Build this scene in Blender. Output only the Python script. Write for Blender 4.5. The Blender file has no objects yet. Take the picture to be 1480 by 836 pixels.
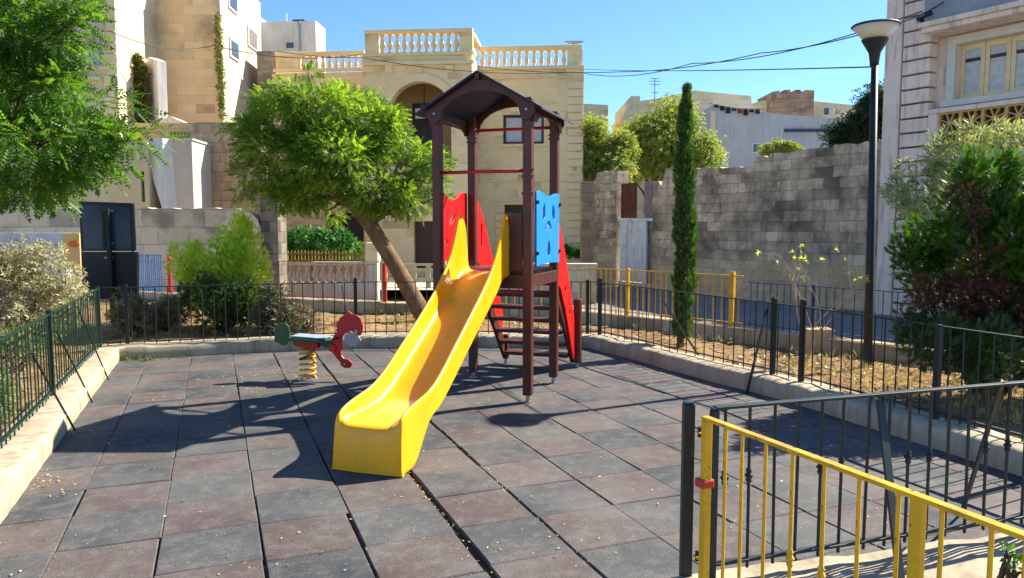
import bpy, math, random
import numpy as np
from mathutils import Vector, Matrix
random.seed(7); RNG = np.random.default_rng(7)
sc = bpy.context.scene
COL = sc.collection
R = math.radians
# ------------------------------------------------------------------ camera model (used to survey the place from the photograph)
FPX, CX, CY, HC = 1090.0, 740.0, 418.0, 1.67
TH = math.atan(90 / 1090)
def ray(u, v):
    x = (u - CX) / FPX; y = (CY - v) / FPX
    return Vector((x, math.cos(TH) + y * math.sin(TH), -math.sin(TH) + y * math.cos(TH)))
def G(u, v, z=0.0):
    d = ray(u, v); t = (z - HC) / d.z
    return Vector((d.x * t, d.y * t, z))
def W(u, v, Y):
    d = ray(u, v); t = Y / d.y
    return Vector((d.x * t, Y, HC + d.z * t))
class Plane:
    def __init__(s, p0, ang):
        s.p = Vector((p0[0], p0[1])); s.ang = ang
        s.x = Vector((math.cos(ang), math.sin(ang))); s.y = Vector((-math.sin(ang), math.cos(ang)))
    def sz(s, u, v, off=0.0):
        d = ray(u, v); q = s.p + s.y * off
        t = q.dot(s.y) / (d.x * s.y.x + d.y * s.y.y)
        w = Vector((d.x * t, d.y * t))
        return (w - s.p).dot(s.x), HC + d.z * t
def lin(r, g, b):
    f = lambda c: ((c / 255 + 0.055) / 1.055) ** 2.4 if c > 10 else c / 255 / 12.92
    return (f(r), f(g), f(b))
# ------------------------------------------------------------------ materials
def nmat(name):
    m = bpy.data.materials.new(name); m.use_nodes = True
    nt = m.node_tree; b = nt.nodes['Principled BSDF']
    return m, nt, b
def N(nt, t, **kw):
    n = nt.nodes.new(t)
    for k, v in kw.items():
        if k.startswith('i_'): n.inputs[k[2:].replace('_', ' ')].default_value = v
        else: setattr(n, k, v)
    return n
def ramp(nt, fac, stops):
    r = N(nt, 'ShaderNodeValToRGB'); e = r.color_ramp.elements
    while len(e) < len(stops): e.new(0.5)
    for k, (p, c) in enumerate(stops):
        e[k].position = p; e[k].color = (c, c, c, 1) if isinstance(c, (int, float)) else (*c, 1)
    nt.links.new(fac, r.inputs[0]); return r.outputs[0]
def mix(nt, fac, a, b, mode='MIX'):
    m = N(nt, 'ShaderNodeMix', data_type='RGBA', blend_type=mode)
    for sock, val in ((m.inputs[0], fac), (m.inputs[6], a), (m.inputs[7], b)):
        if hasattr(val, 'is_output'): nt.links.new(val, sock)
        elif isinstance(val, (int, float)): sock.default_value = val
        else: sock.default_value = (*val, 1)
    return m.outputs[2]
def noise(nt, vec, scale, detail=5, rough=.6, dist=0):
    n = N(nt, 'ShaderNodeTexNoise'); n.inputs['Scale'].default_value = scale
    n.inputs['Detail'].default_value = detail; n.inputs['Roughness'].default_value = rough
    n.inputs['Distortion'].default_value = dist
    nt.links.new(vec, n.inputs['Vector']); return n.outputs['Fac']
def scaled(nt, vec, s):
    m = N(nt, 'ShaderNodeMapping'); m.inputs['Scale'].default_value = s
    nt.links.new(vec, m.inputs['Vector']); return m.outputs[0]
def bump(nt, b, h, strength=.3, dist=.01):
    n = N(nt, 'ShaderNodeBump'); n.inputs['Strength'].default_value = strength; n.inputs['Distance'].default_value = dist
    nt.links.new(h, n.inputs['Height']); nt.links.new(n.outputs[0], b.inputs['Normal'])
def surf(name, c1, c2=None, scale=6, rough=.7, bs=.15, bd=.005, fine=60, metal=0, spec=.5, streak=None, coat=0, chips=None):
    """painted or rendered surface: two tones in uneven patches plus fine grain"""
    m, nt, b = nmat(name); c2 = c2 or tuple(x * .75 for x in c1)
    tc = N(nt, 'ShaderNodeTexCoord').outputs['Object']
    n1 = noise(nt, tc, scale); n2 = noise(nt, tc, fine, 4, .7)
    f = ramp(nt, n1, [(.35, 0.0), (.68, 1.0)])
    col = mix(nt, f, c1, c2)
    if streak:
        n3 = noise(nt, scaled(nt, tc, (5, 5, .5)), 1.6, 6, .65)
        col = mix(nt, ramp(nt, n3, [(.5, 0.0), (.72, 1.0)]), col, streak)
    if chips:
        n5 = noise(nt, tc, 34, 5, .65); n6 = noise(nt, tc, 3, 3, .5)
        col = mix(nt, mix(nt, 1.0, ramp(nt, n5, [(.6, 0.0), (.64, 1.0)]), ramp(nt, n6, [(.45, 0.0), (.6, 1.0)]), 'MULTIPLY'), col, chips)
    col = mix(nt, .25, col, mix(nt, n2, (0.25, .25, .25), (.75, .75, .75)), 'OVERLAY')
    nt.links.new(col, b.inputs['Base Color'])
    b.inputs['Roughness'].default_value = rough; b.inputs['Metallic'].default_value = metal
    b.inputs['Specular IOR Level'].default_value = spec; b.inputs['Coat Weight'].default_value = coat
    bump(nt, b, n2, bs, bd)
    return m
def blocks(name, c1, c2, mortar, bw=.5, bh=.27, stain=None, amount=.5, patch=1.2, bs=.6, msize=.008, band=None, off=.5, streaks=True):
    """coursed limestone blocks, metric UVs"""
    m, nt, b = nmat(name)
    uv = N(nt, 'ShaderNodeUVMap').outputs[0]
    wob = noise(nt, uv, 3, 3, .6)
    vm = N(nt, 'ShaderNodeVectorMath', operation='MULTIPLY_ADD'); 
    cmb = N(nt, 'ShaderNodeCombineXYZ'); nt.links.new(wob, cmb.inputs[0]); nt.links.new(wob, cmb.inputs[1])
    nt.links.new(cmb.outputs[0], vm.inputs[0]); vm.inputs[1].default_value = (.03, .03, 0); nt.links.new(uv, vm.inputs[2])
    br = N(nt, 'ShaderNodeTexBrick'); nt.links.new(vm.outputs[0], br.inputs['Vector'])
    br.inputs['Scale'].default_value = 1; br.inputs['Brick Width'].default_value = bw; br.inputs['Row Height'].default_value = bh
    br.inputs['Mortar Size'].default_value = msize; br.inputs['Mortar Smooth'].default_value = .3; br.inputs['Bias'].default_value = 0
    br.offset = off
    br.inputs['Color1'].default_value = (*c1, 1); br.inputs['Color2'].default_value = (*c2, 1); br.inputs['Mortar'].default_value = (*mortar, 1)
    col = br.outputs['Color']
    n1 = noise(nt, uv, patch, 6, .65, .4); nf = noise(nt, uv, 25, 5, .7)
    if stain:
        k = .72 - amount * .35
        col = mix(nt, ramp(nt, n1, [(k - .07, 0.0), (k + .16, .85)]), col, stain)
        if streaks:
            n3 = noise(nt, scaled(nt, uv, (2.2, .35, 1)), 2.0, 6, .7)
            col = mix(nt, ramp(nt, n3, [(k, 0.0), (k + .2, .6)]), col, stain)
        # single blocks weathered darker
        bb = N(nt, 'ShaderNodeTexBrick'); nt.links.new(vm.outputs[0], bb.inputs['Vector'])
        bb.inputs['Scale'].default_value = 1; bb.inputs['Brick Width'].default_value = bw; bb.inputs['Row Height'].default_value = bh
        bb.inputs['Mortar Size'].default_value = 0; bb.offset = off
        bb.inputs['Color1'].default_value = (0, 0, 0, 1); bb.inputs['Color2'].default_value = (1, 1, 1, 1)
        kk = ramp(nt, bb.outputs['Color'], [(.55, 0.0), (.9, 1.0)])
        n4 = noise(nt, uv, .9, 3, .5)
        fac = mix(nt, 1.0, kk, ramp(nt, n4, [(.45, 0.0), (.6, .75)]), 'MULTIPLY')
        col = mix(nt, fac, col, stain)
    if band:
        sep = N(nt, 'ShaderNodeSeparateXYZ'); nt.links.new(uv, sep.inputs[0])
        mr = N(nt, 'ShaderNodeMath', operation='ADD'); nt.links.new(sep.outputs[1], mr.inputs[0])
        ns = N(nt, 'ShaderNodeMath', operation='MULTIPLY'); nt.links.new(noise(nt, uv, .8, 3), ns.inputs[0]); ns.inputs[1].default_value = .5
        nt.links.new(ns.outputs[0], mr.inputs[1])
        sc_ = N(nt, 'ShaderNodeMath', operation='MULTIPLY'); nt.links.new(mr.outputs[0], sc_.inputs[0]); sc_.inputs[1].default_value = .2
        r = ramp(nt, sc_.outputs[0], [(band[0] * .2, 1.0), (band[1] * .2, 0.0)])
        col = mix(nt, mix(nt, .8, r, nf, 'MULTIPLY'), col, band[2])
    col = mix(nt, .35, col, mix(nt, nf, (.2, .2, .2), (.8, .8, .8)), 'OVERLAY')
    nt.links.new(col, b.inputs['Base Color']); b.inputs['Roughness'].default_value = .92; b.inputs['Specular IOR Level'].default_value = .2
    ad = N(nt, 'ShaderNodeMath', operation='MULTIPLY_ADD'); nt.links.new(br.outputs['Fac'], ad.inputs[0]); ad.inputs[1].default_value = -.8
    nt.links.new(nf, ad.inputs[2]); bump(nt, b, ad.outputs[0], bs, .02)
    return m
def leafmat(name, c1, c2, trans=.45, rough=.5, tcol=None):
    m, nt, b = nmat(name)
    at = N(nt, 'ShaderNodeAttribute', attribute_name='tint')
    col = mix(nt, at.outputs['Fac'], c1, c2)
    nt.links.new(col, b.inputs['Base Color']); b.inputs['Roughness'].default_value = rough; b.inputs['Specular IOR Level'].default_value = .35
    tr = N(nt, 'ShaderNodeBsdfTranslucent'); nt.links.new(mix(nt, 1.0, col, tcol or (2.0, 1.9, .7), 'MULTIPLY'), tr.inputs[0])
    ms = N(nt, 'ShaderNodeMixShader'); ms.inputs[0].default_value = trans
    out = nt.nodes['Material Output']
    nt.links.new(b.outputs[0], ms.inputs[1]); nt.links.new(tr.outputs[0], ms.inputs[2]); nt.links.new(ms.outputs[0], out.inputs[0])
    return m
# ------------------------------------------------------------------ objects
def put(o, parent=None):
    COL.objects.link(o)
    if parent is not None: o.parent = parent
    return o
def tag(o, label=None, cat=None, group=None, kind=None):
    for k, v in (('label', label), ('category', cat), ('group', group), ('kind', kind)):
        if v: o[k] = v
    return o
def thing(name, label, cat, loc=(0, 0, 0), rz=0.0, group=None):
    o = bpy.data.objects.new(name, None); put(o)
    o.empty_display_size = .1
    o.location = loc; o.rotation_euler = (0, 0, rz)
    return tag(o, label, cat, group)
class MB:
    def __init__(s): s.v = []; s.f = []; s.mi = []; s.cur = 0; s.tint = []; s.tv = 0.0
    def add(s, vs, fs):
        o = len(s.v); s.v += [tuple(p) for p in vs]; s.f += [tuple(i + o for i in f) for f in fs]
        s.mi += [s.cur] * len(fs); s.tint += [s.tv] * len(fs); return s
    def box(s, a, b):
        x0, y0, z0 = (min(a[i], b[i]) for i in range(3)); x1, y1, z1 = (max(a[i], b[i]) for i in range(3))
        return s.add([(x0,y0,z0),(x1,y0,z0),(x1,y1,z0),(x0,y1,z0),(x0,y0,z1),(x1,y0,z1),(x1,y1,z1),(x0,y1,z1)],
                     [(0,3,2,1),(4,5,6,7),(0,1,5,4),(1,2,6,5),(2,3,7,6),(3,0,4,7)])
    def bar(s, p0, p1, w, h, up=(0, 0, 1)):
        p0 = Vector(p0); p1 = Vector(p1); d = (p1 - p0).normalized(); up = Vector(up)
        if abs(d.dot(up)) > .99: up = Vector((0, 1, 0))
        a = d.cross(up).normalized() * w / 2; b = a.cross(d).normalized() * h / 2
        vs = [p0-a-b, p0+a-b, p0+a+b, p0-a+b, p1-a-b, p1+a-b, p1+a+b, p1-a+b]
        return s.add(vs, [(0,1,2,3),(7,6,5,4),(0,4,5,1),(1,5,6,2),(2,6,7,3),(3,7,4,0)])
    def tube(s, pts, rad, n=8, cap=True):
        pts = [Vector(p) for p in pts]
        if not hasattr(rad, '__len__'): rad = [rad] * len(pts)
        rings = []; prev = None
        for i, p in enumerate(pts):
            d = (pts[min(i+1, len(pts)-1)] - pts[max(i-1, 0)]).normalized()
            if prev is None:
                a = d.cross(Vector((0, 0, 1)) if abs(d.z) < .9 else Vector((0, 1, 0))).normalized()
            else:
                a = (prev - d * prev.dot(d)).normalized()
            prev = a; b = d.cross(a)
            rings.append([p + (a * math.cos(t) + b * math.sin(t)) * rad[i] for t in (2 * math.pi * k / n for k in range(n))])
        vs = [q for r in rings for q in r]; fs = []
        for i in range(len(pts) - 1):
            for k in range(n):
                k2 = (k + 1) % n; fs.append((i*n+k, i*n+k2, (i+1)*n+k2, (i+1)*n+k))
        if cap: fs += [tuple(range(n-1, -1, -1)), tuple((len(pts)-1)*n + k for k in range(n))]
        return s.add(vs, fs)
    def prism(s, poly, o, ax, ay, depth):
        """poly in the plane (ax, ay) from o, pushed by depth vector"""
        o = Vector(o); ax = Vector(ax); ay = Vector(ay); dp = Vector(depth); n = len(poly)
        a = [o + ax * p[0] + ay * p[1] for p in poly]; b = [p + dp for p in a]
        fs = [tuple(range(n)), tuple(range(2*n-1, n-1, -1))] + [(i, n + i, n + (i+1) % n, (i+1) % n) for i in range(n)]
        return s.add(a + b, fs)
    def lathe(s, prof, n=12, c=(0, 0, 0)):
        vs = [(c[0] + r * math.cos(2*math.pi*k/n), c[1] + r * math.sin(2*math.pi*k/n), c[2] + z) for r, z in prof for k in range(n)]
        fs = [(i*n+k, i*n+(k+1) % n, (i+1)*n+(k+1) % n, (i+1)*n+k) for i in range(len(prof)-1) for k in range(n)]
        fs += [tuple(range(n-1, -1, -1)), tuple((len(prof)-1)*n + k for k in range(n))]
        return s.add(vs, fs)
    def wall(s, x0, x1, z0, z1, y0, dep, holes=()):
        """upright slab with rectangular openings (hx0,hx1,hz0,hz1)"""
        xs = sorted({x0, x1, *[min(max(h[i], x0), x1) for h in holes for i in (0, 1)]})
        zs = sorted({z0, z1, *[min(max(h[i], z0), z1) for h in holes for i in (2, 3)]})
        nx, nz = len(xs) - 1, len(zs) - 1
        def solid(i, j):
            if i < 0 or j < 0 or i >= nx or j >= nz: return False
            cx, cz = (xs[i] + xs[i+1]) / 2, (zs[j] + zs[j+1]) / 2
            return not any(h[0] < cx < h[1] and h[2] < cz < h[3] for h in holes)
        y1 = y0 + dep
        for i in range(nx):
            for j in range(nz):
                if not solid(i, j): continue
                a, b, c, d = xs[i], xs[i+1], zs[j], zs[j+1]
                s.add([(a,y0,c),(b,y0,c),(b,y0,d),(a,y0,d)], [(0,1,2,3)])
                s.add([(a,y1,c),(b,y1,c),(b,y1,d),(a,y1,d)], [(3,2,1,0)])
                if not solid(i-1, j): s.add([(a,y0,c),(a,y1,c),(a,y1,d),(a,y0,d)], [(3,2,1,0)])
                if not solid(i+1, j): s.add([(b,y0,c),(b,y1,c),(b,y1,d),(b,y0,d)], [(0,1,2,3)])
                if not solid(i, j-1): s.add([(a,y0,c),(b,y0,c),(b,y1,c),(a,y1,c)], [(3,2,1,0)])
                if not solid(i, j+1): s.add([(a,y0,d),(b,y0,d),(b,y1,d),(a,y1,d)], [(0,1,2,3)])
        return s
    def mesh(s, name, mats, smooth=False):
        me = bpy.data.meshes.new(name); me.from_pydata(s.v, [], s.f); me.update()
        if not isinstance(mats, (list, tuple)): mats = [mats]
        for m in mats: me.materials.append(m)
        if len(mats) > 1: me.polygons.foreach_set('material_index', s.mi)
        if smooth: me.polygons.foreach_set('use_smooth', [True] * len(me.polygons))
        uvl = me.uv_layers.new(name='UVMap'); out = np.zeros(len(me.loops) * 2)
        co = np.empty(len(me.vertices) * 3); me.vertices.foreach_get('co', co); co = co.reshape(-1, 3)
        for p in me.polygons:
            n = p.normal; li = list(p.loop_indices); vi = list(p.vertices)
            if abs(n.z) > .7: q = co[vi][:, :2]
            else:
                l = math.hypot(n.x, n.y); q = np.stack([co[vi][:, 0] * (-n.y / l) + co[vi][:, 1] * (n.x / l), co[vi][:, 2]], 1)
            out[li[0]*2:(li[-1]+1)*2] = q.ravel()
        uvl.data.foreach_set('uv', out)
        if any(s.tint):
            at = me.attributes.new('tint', 'FLOAT', 'FACE'); at.data.foreach_set('value', s.tint)
        return me
    def build(s, name, mats, parent=None, smooth=False, bevel=0, subsurf=0, loc=None, segs=2):
        o = put(bpy.data.objects.new(name, s.mesh(name, mats, smooth)), parent)
        if loc is not None: o.location = loc
        if bevel:
            b = o.modifiers.new('b', 'BEVEL'); b.width = bevel; b.segments = segs; b.limit_method = 'ANGLE'; b.harden_normals = False
        if subsurf:
            b = o.modifiers.new('s', 'SUBSURF'); b.levels = subsurf; b.render_levels = subsurf
        return o
def share(o, parent, loc, rz=0, scale=None):
    c = o.copy(); put(c); c.parent = parent; c.location = loc; c.rotation_euler = (0, 0, rz)
    if scale: c.scale = scale
    return c
def plate_with_holes(name, outer, holes, thick, mat, parent, matrix):
    """a flat cut board with real holes: 2-D filled curve turned into a mesh"""
    cu = bpy.data.curves.new(name, 'CURVE'); cu.dimensions = '2D'; cu.fill_mode = 'BOTH'; cu.extrude = thick / 2; cu.bevel_depth = .003
    for poly in [outer] + holes:
        sp = cu.splines.new('POLY'); sp.points.add(len(poly) - 1); sp.use_cyclic_u = True
        for k, p in enumerate(poly): sp.points[k].co = (p[0], p[1], 0, 1)
    t = bpy.data.objects.new(name, cu); COL.objects.link(t)
    me = bpy.data.meshes.new_from_object(t); bpy.data.objects.remove(t)
    me.materials.clear(); me.materials.append(mat); me.name = name
    o = put(bpy.data.objects.new(name, me), parent); o.matrix_local = matrix
    return o
# ------------------------------------------------------------------ foliage
def rhomb(p, d, w, side):
    p = np.array(p); d = np.array(d); side = np.array(side)
    return [p, p + d * .45 + side * w, p + d, p + d * .45 - side * w]
def tmpl_pinnate(pairs=6, ll=.26, lw=.055, droop=.35):
    V = []; 
    for k in range(pairs):
        t = .22 + .72 * k / (pairs - 1); z = -droop * t * t
        for sg in (-1, 1):
            d = np.array([.45, sg * .85, -.25]) * ll * (1.1 - .5 * t)
            sd = np.array([.85, -sg * .45, .1]) * 1.0
            V += rhomb((t, 0, z), d, lw, sd)
    V += rhomb((.93, 0, -droop * .86), (ll, 0, -.1), lw, (0, 1, 0))
    V += [np.array((0, .006, 0)), np.array((0, -.006, 0)), np.array((.95, -.004, -droop * .9)), np.array((.95, .004, -droop * .9))]
    return np.array(V)
def tmpl_leaf(w=.22, n=1): return np.array(rhomb((0, 0, 0), (1, 0, -.1), w, (0, 1, 0)))
def tmpl_whorl(n=5, w=.1, spread=.8):
    V = []
    for k in range(n):
        a = 2 * math.pi * k / n + .3; t = .15 * k
        d = np.array([math.cos(spread), math.sin(spread) * math.cos(a), math.sin(spread) * math.sin(a)])
        sd = np.cross(d, [1, .2, 0]); sd /= np.linalg.norm(sd)
        V += rhomb((t, 0, 0), d, w, sd)
    return np.array(V)
def tmpl_spray(n=7, w=.055, spread=.75):
    V = []
    for k in range(n):
        a = (k / (n - 1) - .5) * 2 * spread
        st = .1 + .35 * (1 - abs(a) / spread)
        d = np.array([math.cos(a), math.sin(a), .12 * math.sin(k * 2.1)]) * (.75 - .3 * abs(a))
        V += rhomb((st * .8, 0, 0), d, w, (-math.sin(a), math.cos(a), .3))
    return np.array(V)
def foliage(name, parent, pos, dirs, tmpl, size, mat, roll=1.0, tint=None):
    n = len(pos); 
    if n == 0: return None
    pos = np.asarray(pos, float); d = np.asarray(dirs, float); d /= np.linalg.norm(d, axis=1)[:, None] + 1e-9
    up = np.tile([0, 0, 1.0], (n, 1)); yv = np.cross(up, d); yv /= np.linalg.norm(yv, axis=1)[:, None] + 1e-6; zv = np.cross(d, yv)
    a = RNG.normal(0, roll, n); ca, sa = np.cos(a)[:, None], np.sin(a)[:, None]
    y2 = yv * ca + zv * sa; z2 = -yv * sa + zv * ca
    s = size * RNG.uniform(.65, 1.3, n)
    T = tmpl[None] * s[:, None, None]
    P = pos[:, None] + T[..., 0:1] * d[:, None] + T[..., 1:2] * y2[:, None] + T[..., 2:3] * z2[:, None]
    k = len(tmpl); V = P.reshape(-1, 3); nv = len(V); nf = nv // 4
    me = bpy.data.meshes.new(name); me.vertices.add(nv); me.vertices.foreach_set('co', V.ravel())
    me.loops.add(nv); me.loops.foreach_set('vertex_index', np.arange(nv, dtype=np.int32))
    me.polygons.add(nf); me.polygons.foreach_set('loop_start', np.arange(0, nv, 4, dtype=np.int32))
    me.update(calc_edges=True); me.materials.append(mat)
    if tint is None: tint = RNG.uniform(0, 1, n)
    tv = np.clip(np.repeat(tint, k // 4) + RNG.normal(0, .12, nf), 0, 1)
    at = me.attributes.new('tint', 'FLOAT', 'FACE'); at.data.foreach_set('value', tv.astype(np.float32))
    return put(bpy.data.objects.new(name, me), parent)
def rdir(n):
    v = RNG.normal(0, 1, (n, 3)); return v / np.linalg.norm(v, axis=1)[:, None]
def crown_pts(lobes, nclump, nfr, cr, shell=.55, up=.25, droop=0., flat=1.0):
    """clumps on and in the lobes; returns clump centres, frond positions, frond directions, tint"""
    lob = np.array(lobes, float); w = lob[:, 3] * lob[:, 4] + lob[:, 3] * lob[:, 5]; w /= w.sum()
    idx = RNG.choice(len(lob), nclump, p=w); L = lob[idx]
    d = rdir(nclump); r = RNG.uniform(shell, 1.0, nclump) ** .7
    C = L[:, :3] + d * L[:, 3:6] * r[:, None]
    size = cr * RNG.uniform(.6, 1.35, nclump)
    out = (C - L[:, :3]) / L[:, 3:6]; out /= np.linalg.norm(out, axis=1)[:, None] + 1e-9
    e = rdir(nclump * nfr) ; Cr = np.repeat(C, nfr, 0); S = np.repeat(size, nfr); O = np.repeat(out, nfr, 0)
    P = Cr + e * (S * RNG.uniform(.15, 1, len(S)) ** .6)[:, None] * np.array([1, 1, flat])
    D = e * .8 + O * .7 + np.array([0, 0, up - droop]) + RNG.normal(0, .2, P.shape)
    T = np.clip(np.repeat(RNG.uniform(0, 1, nclump), nfr) * .6 + RNG.uniform(0, .4, len(S)), 0, 1)
    return C, P, D, T
def curve_pts(a, b, sag=.0, n=6, wob=.05):
    a = Vector(a); b = Vector(b); L = (b - a).length
    out = []
    for i in range(n + 1):
        t = i / n; p = a.lerp(b, t); p.z += sag * math.sin(math.pi * t) * L
        if 0 < i < n: p += Vector([random.uniform(-wob, wob) * L for _ in range(3)])
        out.append(p)
    return out
# ------------------------------------------------------------------ camera, sun, sky
cam = bpy.data.cameras.new('camera'); co_ = bpy.data.objects.new('camera', cam); put(co_)
co_.location = (0, 0, HC); co_.rotation_euler = (math.pi / 2 - TH, 0, 0)
cam.sensor_width = 36; cam.lens = 36 * FPX / 1480; cam.clip_end = 500; cam.clip_start = .05; cam.dof.use_dof = False
sc.camera = co_
SUN_AZ = math.atan2(.89, .456); SUN_EL = R(41)
sl = bpy.data.lights.new('sun', 'SUN'); sl.energy = 5.0; sl.angle = R(.5); sl.color = (1, .93, .8)
so = put(bpy.data.objects.new('sun', sl)); so.rotation_euler = (math.pi / 2 - SUN_EL, 0, math.pi - SUN_AZ)
so.location = (8, 4, 12)
wd = bpy.data.worlds.new('World'); sc.world = wd; wd.use_nodes = True
nt = wd.node_tree; bg = nt.nodes['Background']
sky = nt.nodes.new('ShaderNodeTexSky'); sky.sky_type = 'NISHITA'; sky.sun_disc = False
sky.sun_elevation = SUN_EL; sky.sun_rotation = SUN_AZ; sky.altitude = 60; sky.air_density = 1.0; sky.dust_density = .05; sky.ozone_density = 3.0
_t = mix(nt, 1.0, sky.outputs[0], (.60, .80, 1.0), 'MULTIPLY'); nt.links.new(_t, bg.inputs[0]); bg.inputs[1].default_value = .09
vs = sc.view_settings; vs.view_transform = 'Standard'; vs.look = 'None'; vs.exposure = 1.35; vs.gamma = 1; vs.use_curve_mapping = False
sc.cycles.max_bounces = 8; sc.cycles.diffuse_bounces = 5; sc.cycles.transparent_max_bounces = 8
# ------------------------------------------------------------------ shared materials
M_green = surf('dark_green_paint', lin(20, 50, 30), lin(12, 36, 24), 8, .5, .1, .002, 150, chips=lin(86, 60, 40))
M_black = surf('black_green_paint', lin(14, 26, 24), lin(20, 34, 32), 8, .55, .1, .002, 150, chips=lin(74, 52, 38))
M_yel = surf('yellow_fence_paint', lin(226, 172, 14), lin(196, 146, 14), 9, .4, .12, .002, 120, streak=lin(150, 108, 30), chips=lin(104, 62, 30))
M_blue = surf('blue_fence_paint', lin(40, 96, 160), lin(60, 110, 165), 9, .5, .1, .002, 120)
M_bluegrey = surf('dark_blue_paint', lin(36, 60, 92), lin(28, 44, 70), 9, .5, .1, .002, 120)
M_red = surf('red_fence_paint', lin(196, 38, 26), lin(170, 44, 30), 9, .45, .1, .002, 120)
M_orange = surf('faded_orange_paint', lin(188, 92, 62), lin(150, 84, 60), 9, .6, .1, .002, 120)
M_kerb = surf('pale_kerb', lin(178, 165, 140), lin(160, 146, 122), 3.5, .9, .5, .01, 45, streak=lin(126, 112, 90), spec=.2)
M_wood = surf('dark_stained_timber', lin(82, 29, 12), lin(58, 22, 11), 9, .5, .2, .003, 80)
M_steel = surf('galvanised_steel', lin(170, 172, 175), lin(130, 132, 136), 20, .4, .1, .001, 200, metal=.8)
# ------------------------------------------------------------------ ground
def flat(name, pts, z, mat, kind='structure'):
    m = MB(); m.add([(p[0], p[1], z) for p in pts], [tuple(range(len(pts)))])
    o = m.build(name, mat); 
    if o.data.polygons[0].normal.z < 0: o.data.flip_normals()
    return tag(o, kind=kind)
M_dirt = surf('dark_dirt', lin(104, 88, 68), lin(72, 60, 46), 4, .95, .6, .01, 70, spec=.1)
M_asph = surf('asphalt', lin(132, 130, 128), lin(116, 115, 114), 1.2, .85, .5, .006, 160, spec=.3)
M_pave = surf('pale_pavement', lin(196, 186, 166), lin(170, 160, 142), 2, .9, .4, .006, 60)
flat('ground', [(-250, -60), (250, -60), (250, 300), (-250, 300)], -.32, M_dirt)
flat('entrance_pavement', [(-14, -10), (9.5, -10), (9.5, 2.6), (4, 9), (-14, 9)], -.045, M_pave)
KP = [(-1.73, 1.1), (-2.9, 4.15), (-4.0, 6.95), (-4.93, 9.35), (-3.4, 9.95), (-1.96, 10.33), (-.4, 10.36), (1.05, 10.33), (1.58, 9.3), (2.05, 8.27), (2.65, 7.12), (3.43, 4.92), (4.36, 2.3)]
def offset(pts, d, closed=False):
    out = []; n = len(pts)
    for i, p in enumerate(pts):
        a = Vector(pts[i-1] if i else pts[0]); b = Vector(p); c = Vector(pts[i+1] if i < n-1 else pts[-1])
        ns = []
        for q, r in ((a, b), (b, c)):
            t = (r - q)
            if t.length > 1e-6: t.normalize(); ns.append(Vector((-t.y, t.x)))
        m = sum(ns, Vector((0, 0))).normalized(); k = 1 / max(.5, m.dot(ns[0]))
        out.append((b.x + m.x * d * k, b.y + m.y * d * k))
    return out
def resample(pts, step):
    out = []
    for i in range(len(pts) - 1):
        a = Vector(pts[i]); b = Vector(pts[i+1]); n = max(1, int((b - a).length / step))
        out += [tuple(a.lerp(b, k / n)) for k in range(n)]
    return out + [tuple(pts[-1])]
def kerb(name, pts, sec, mat, wob=.006, step=.12):
    pts = resample(pts, step); m = MB(); n = len(sec)
    # smooth the corners a little
    rings = []
    offs = [offset(pts, s[0]) for s in sec]
    for i in range(len(pts)):
        w = [RNG.normal(0, wob) for _ in range(2)]
        rings.append([(offs[k][i][0] + RNG.normal(0, wob * .4), offs[k][i][1] + RNG.normal(0, wob * .4), sec[k][1] + (w[0] if sec[k][1] > .05 else 0)) for k in range(n)])
    vs = [v for r in rings for v in r]; fs = []
    for i in range(len(pts) - 1):
        for k in range(n - 1): fs.append((i*n+k, i*n+k+1, (i+1)*n+k+1, (i+1)*n+k))
    fs += [tuple(range(n - 1, -1, -1)), tuple((len(pts)-1)*n + k for k in range(n))]
    m.add(vs, fs); o = m.build(name, mat, smooth=True)
    bm_fix(o); e = o.modifiers.new('e', 'EDGE_SPLIT'); e.split_angle = R(50)
    return o
def bm_fix(o):
    import bmesh
    b = bmesh.new(); b.from_mesh(o.data); bmesh.ops.recalc_face_normals(b, faces=b.faces); b.to_mesh(o.data); b.free()
KH = .17
SEC = [(0, -.07), (-.012, .05), (-.008, KH-.035), (.012, KH-.01), (.045, KH), (.16, KH+.003), (.29, KH), (.325, KH-.015), (.34, KH-.04), (.34, -.07)]
tag(kerb('playground_kerb', KP, SEC, M_kerb), kind='structure')
fa = G(915, 836, .22); fb_ = G(1480, 762, .22); fd = (fb_ - fa).normalized()
FK0 = Vector((fa.x, fa.y)); FK1 = Vector((fb_.x, fb_.y)) + Vector((fd.x, fd.y)) * 1.2
SECF = [(0, -.07), (.0, .19), (.03, .22), (.3, .225), (.6, .22), (.63, .2), (.64, -.07)]
tag(kerb('front_kerb', [tuple(FK1), tuple(FK0)], SECF, M_kerb, step=.1), kind='structure')
OW = [(-13.5, 18.0), (-7.2, 15.55), (-3.8, 14.21), (-1.47, 13.31), (1.09, 12.21), (2.53, 10.75), (3.56, 9.65), (4.51, 8.43), (6.6, 5.4), (8.5, 2.6)]
M_low = blocks('low_wall_stone', lin(196, 178, 146), lin(176, 156, 122), lin(128, 112, 88), .6, .34, stain=lin(120, 98, 68), amount=.55, bs=.4)
SECO = [(0, -.4), (.0, .28), (.02, .3), (.24, .3), (.26, .28), (.26, -.4)]
tag(kerb('garden_low_wall', OW, SECO, M_low, wob=.004, step=.25), 'long low limestone wall along the street behind the garden strip, carrying the coloured fences', 'wall')
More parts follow.
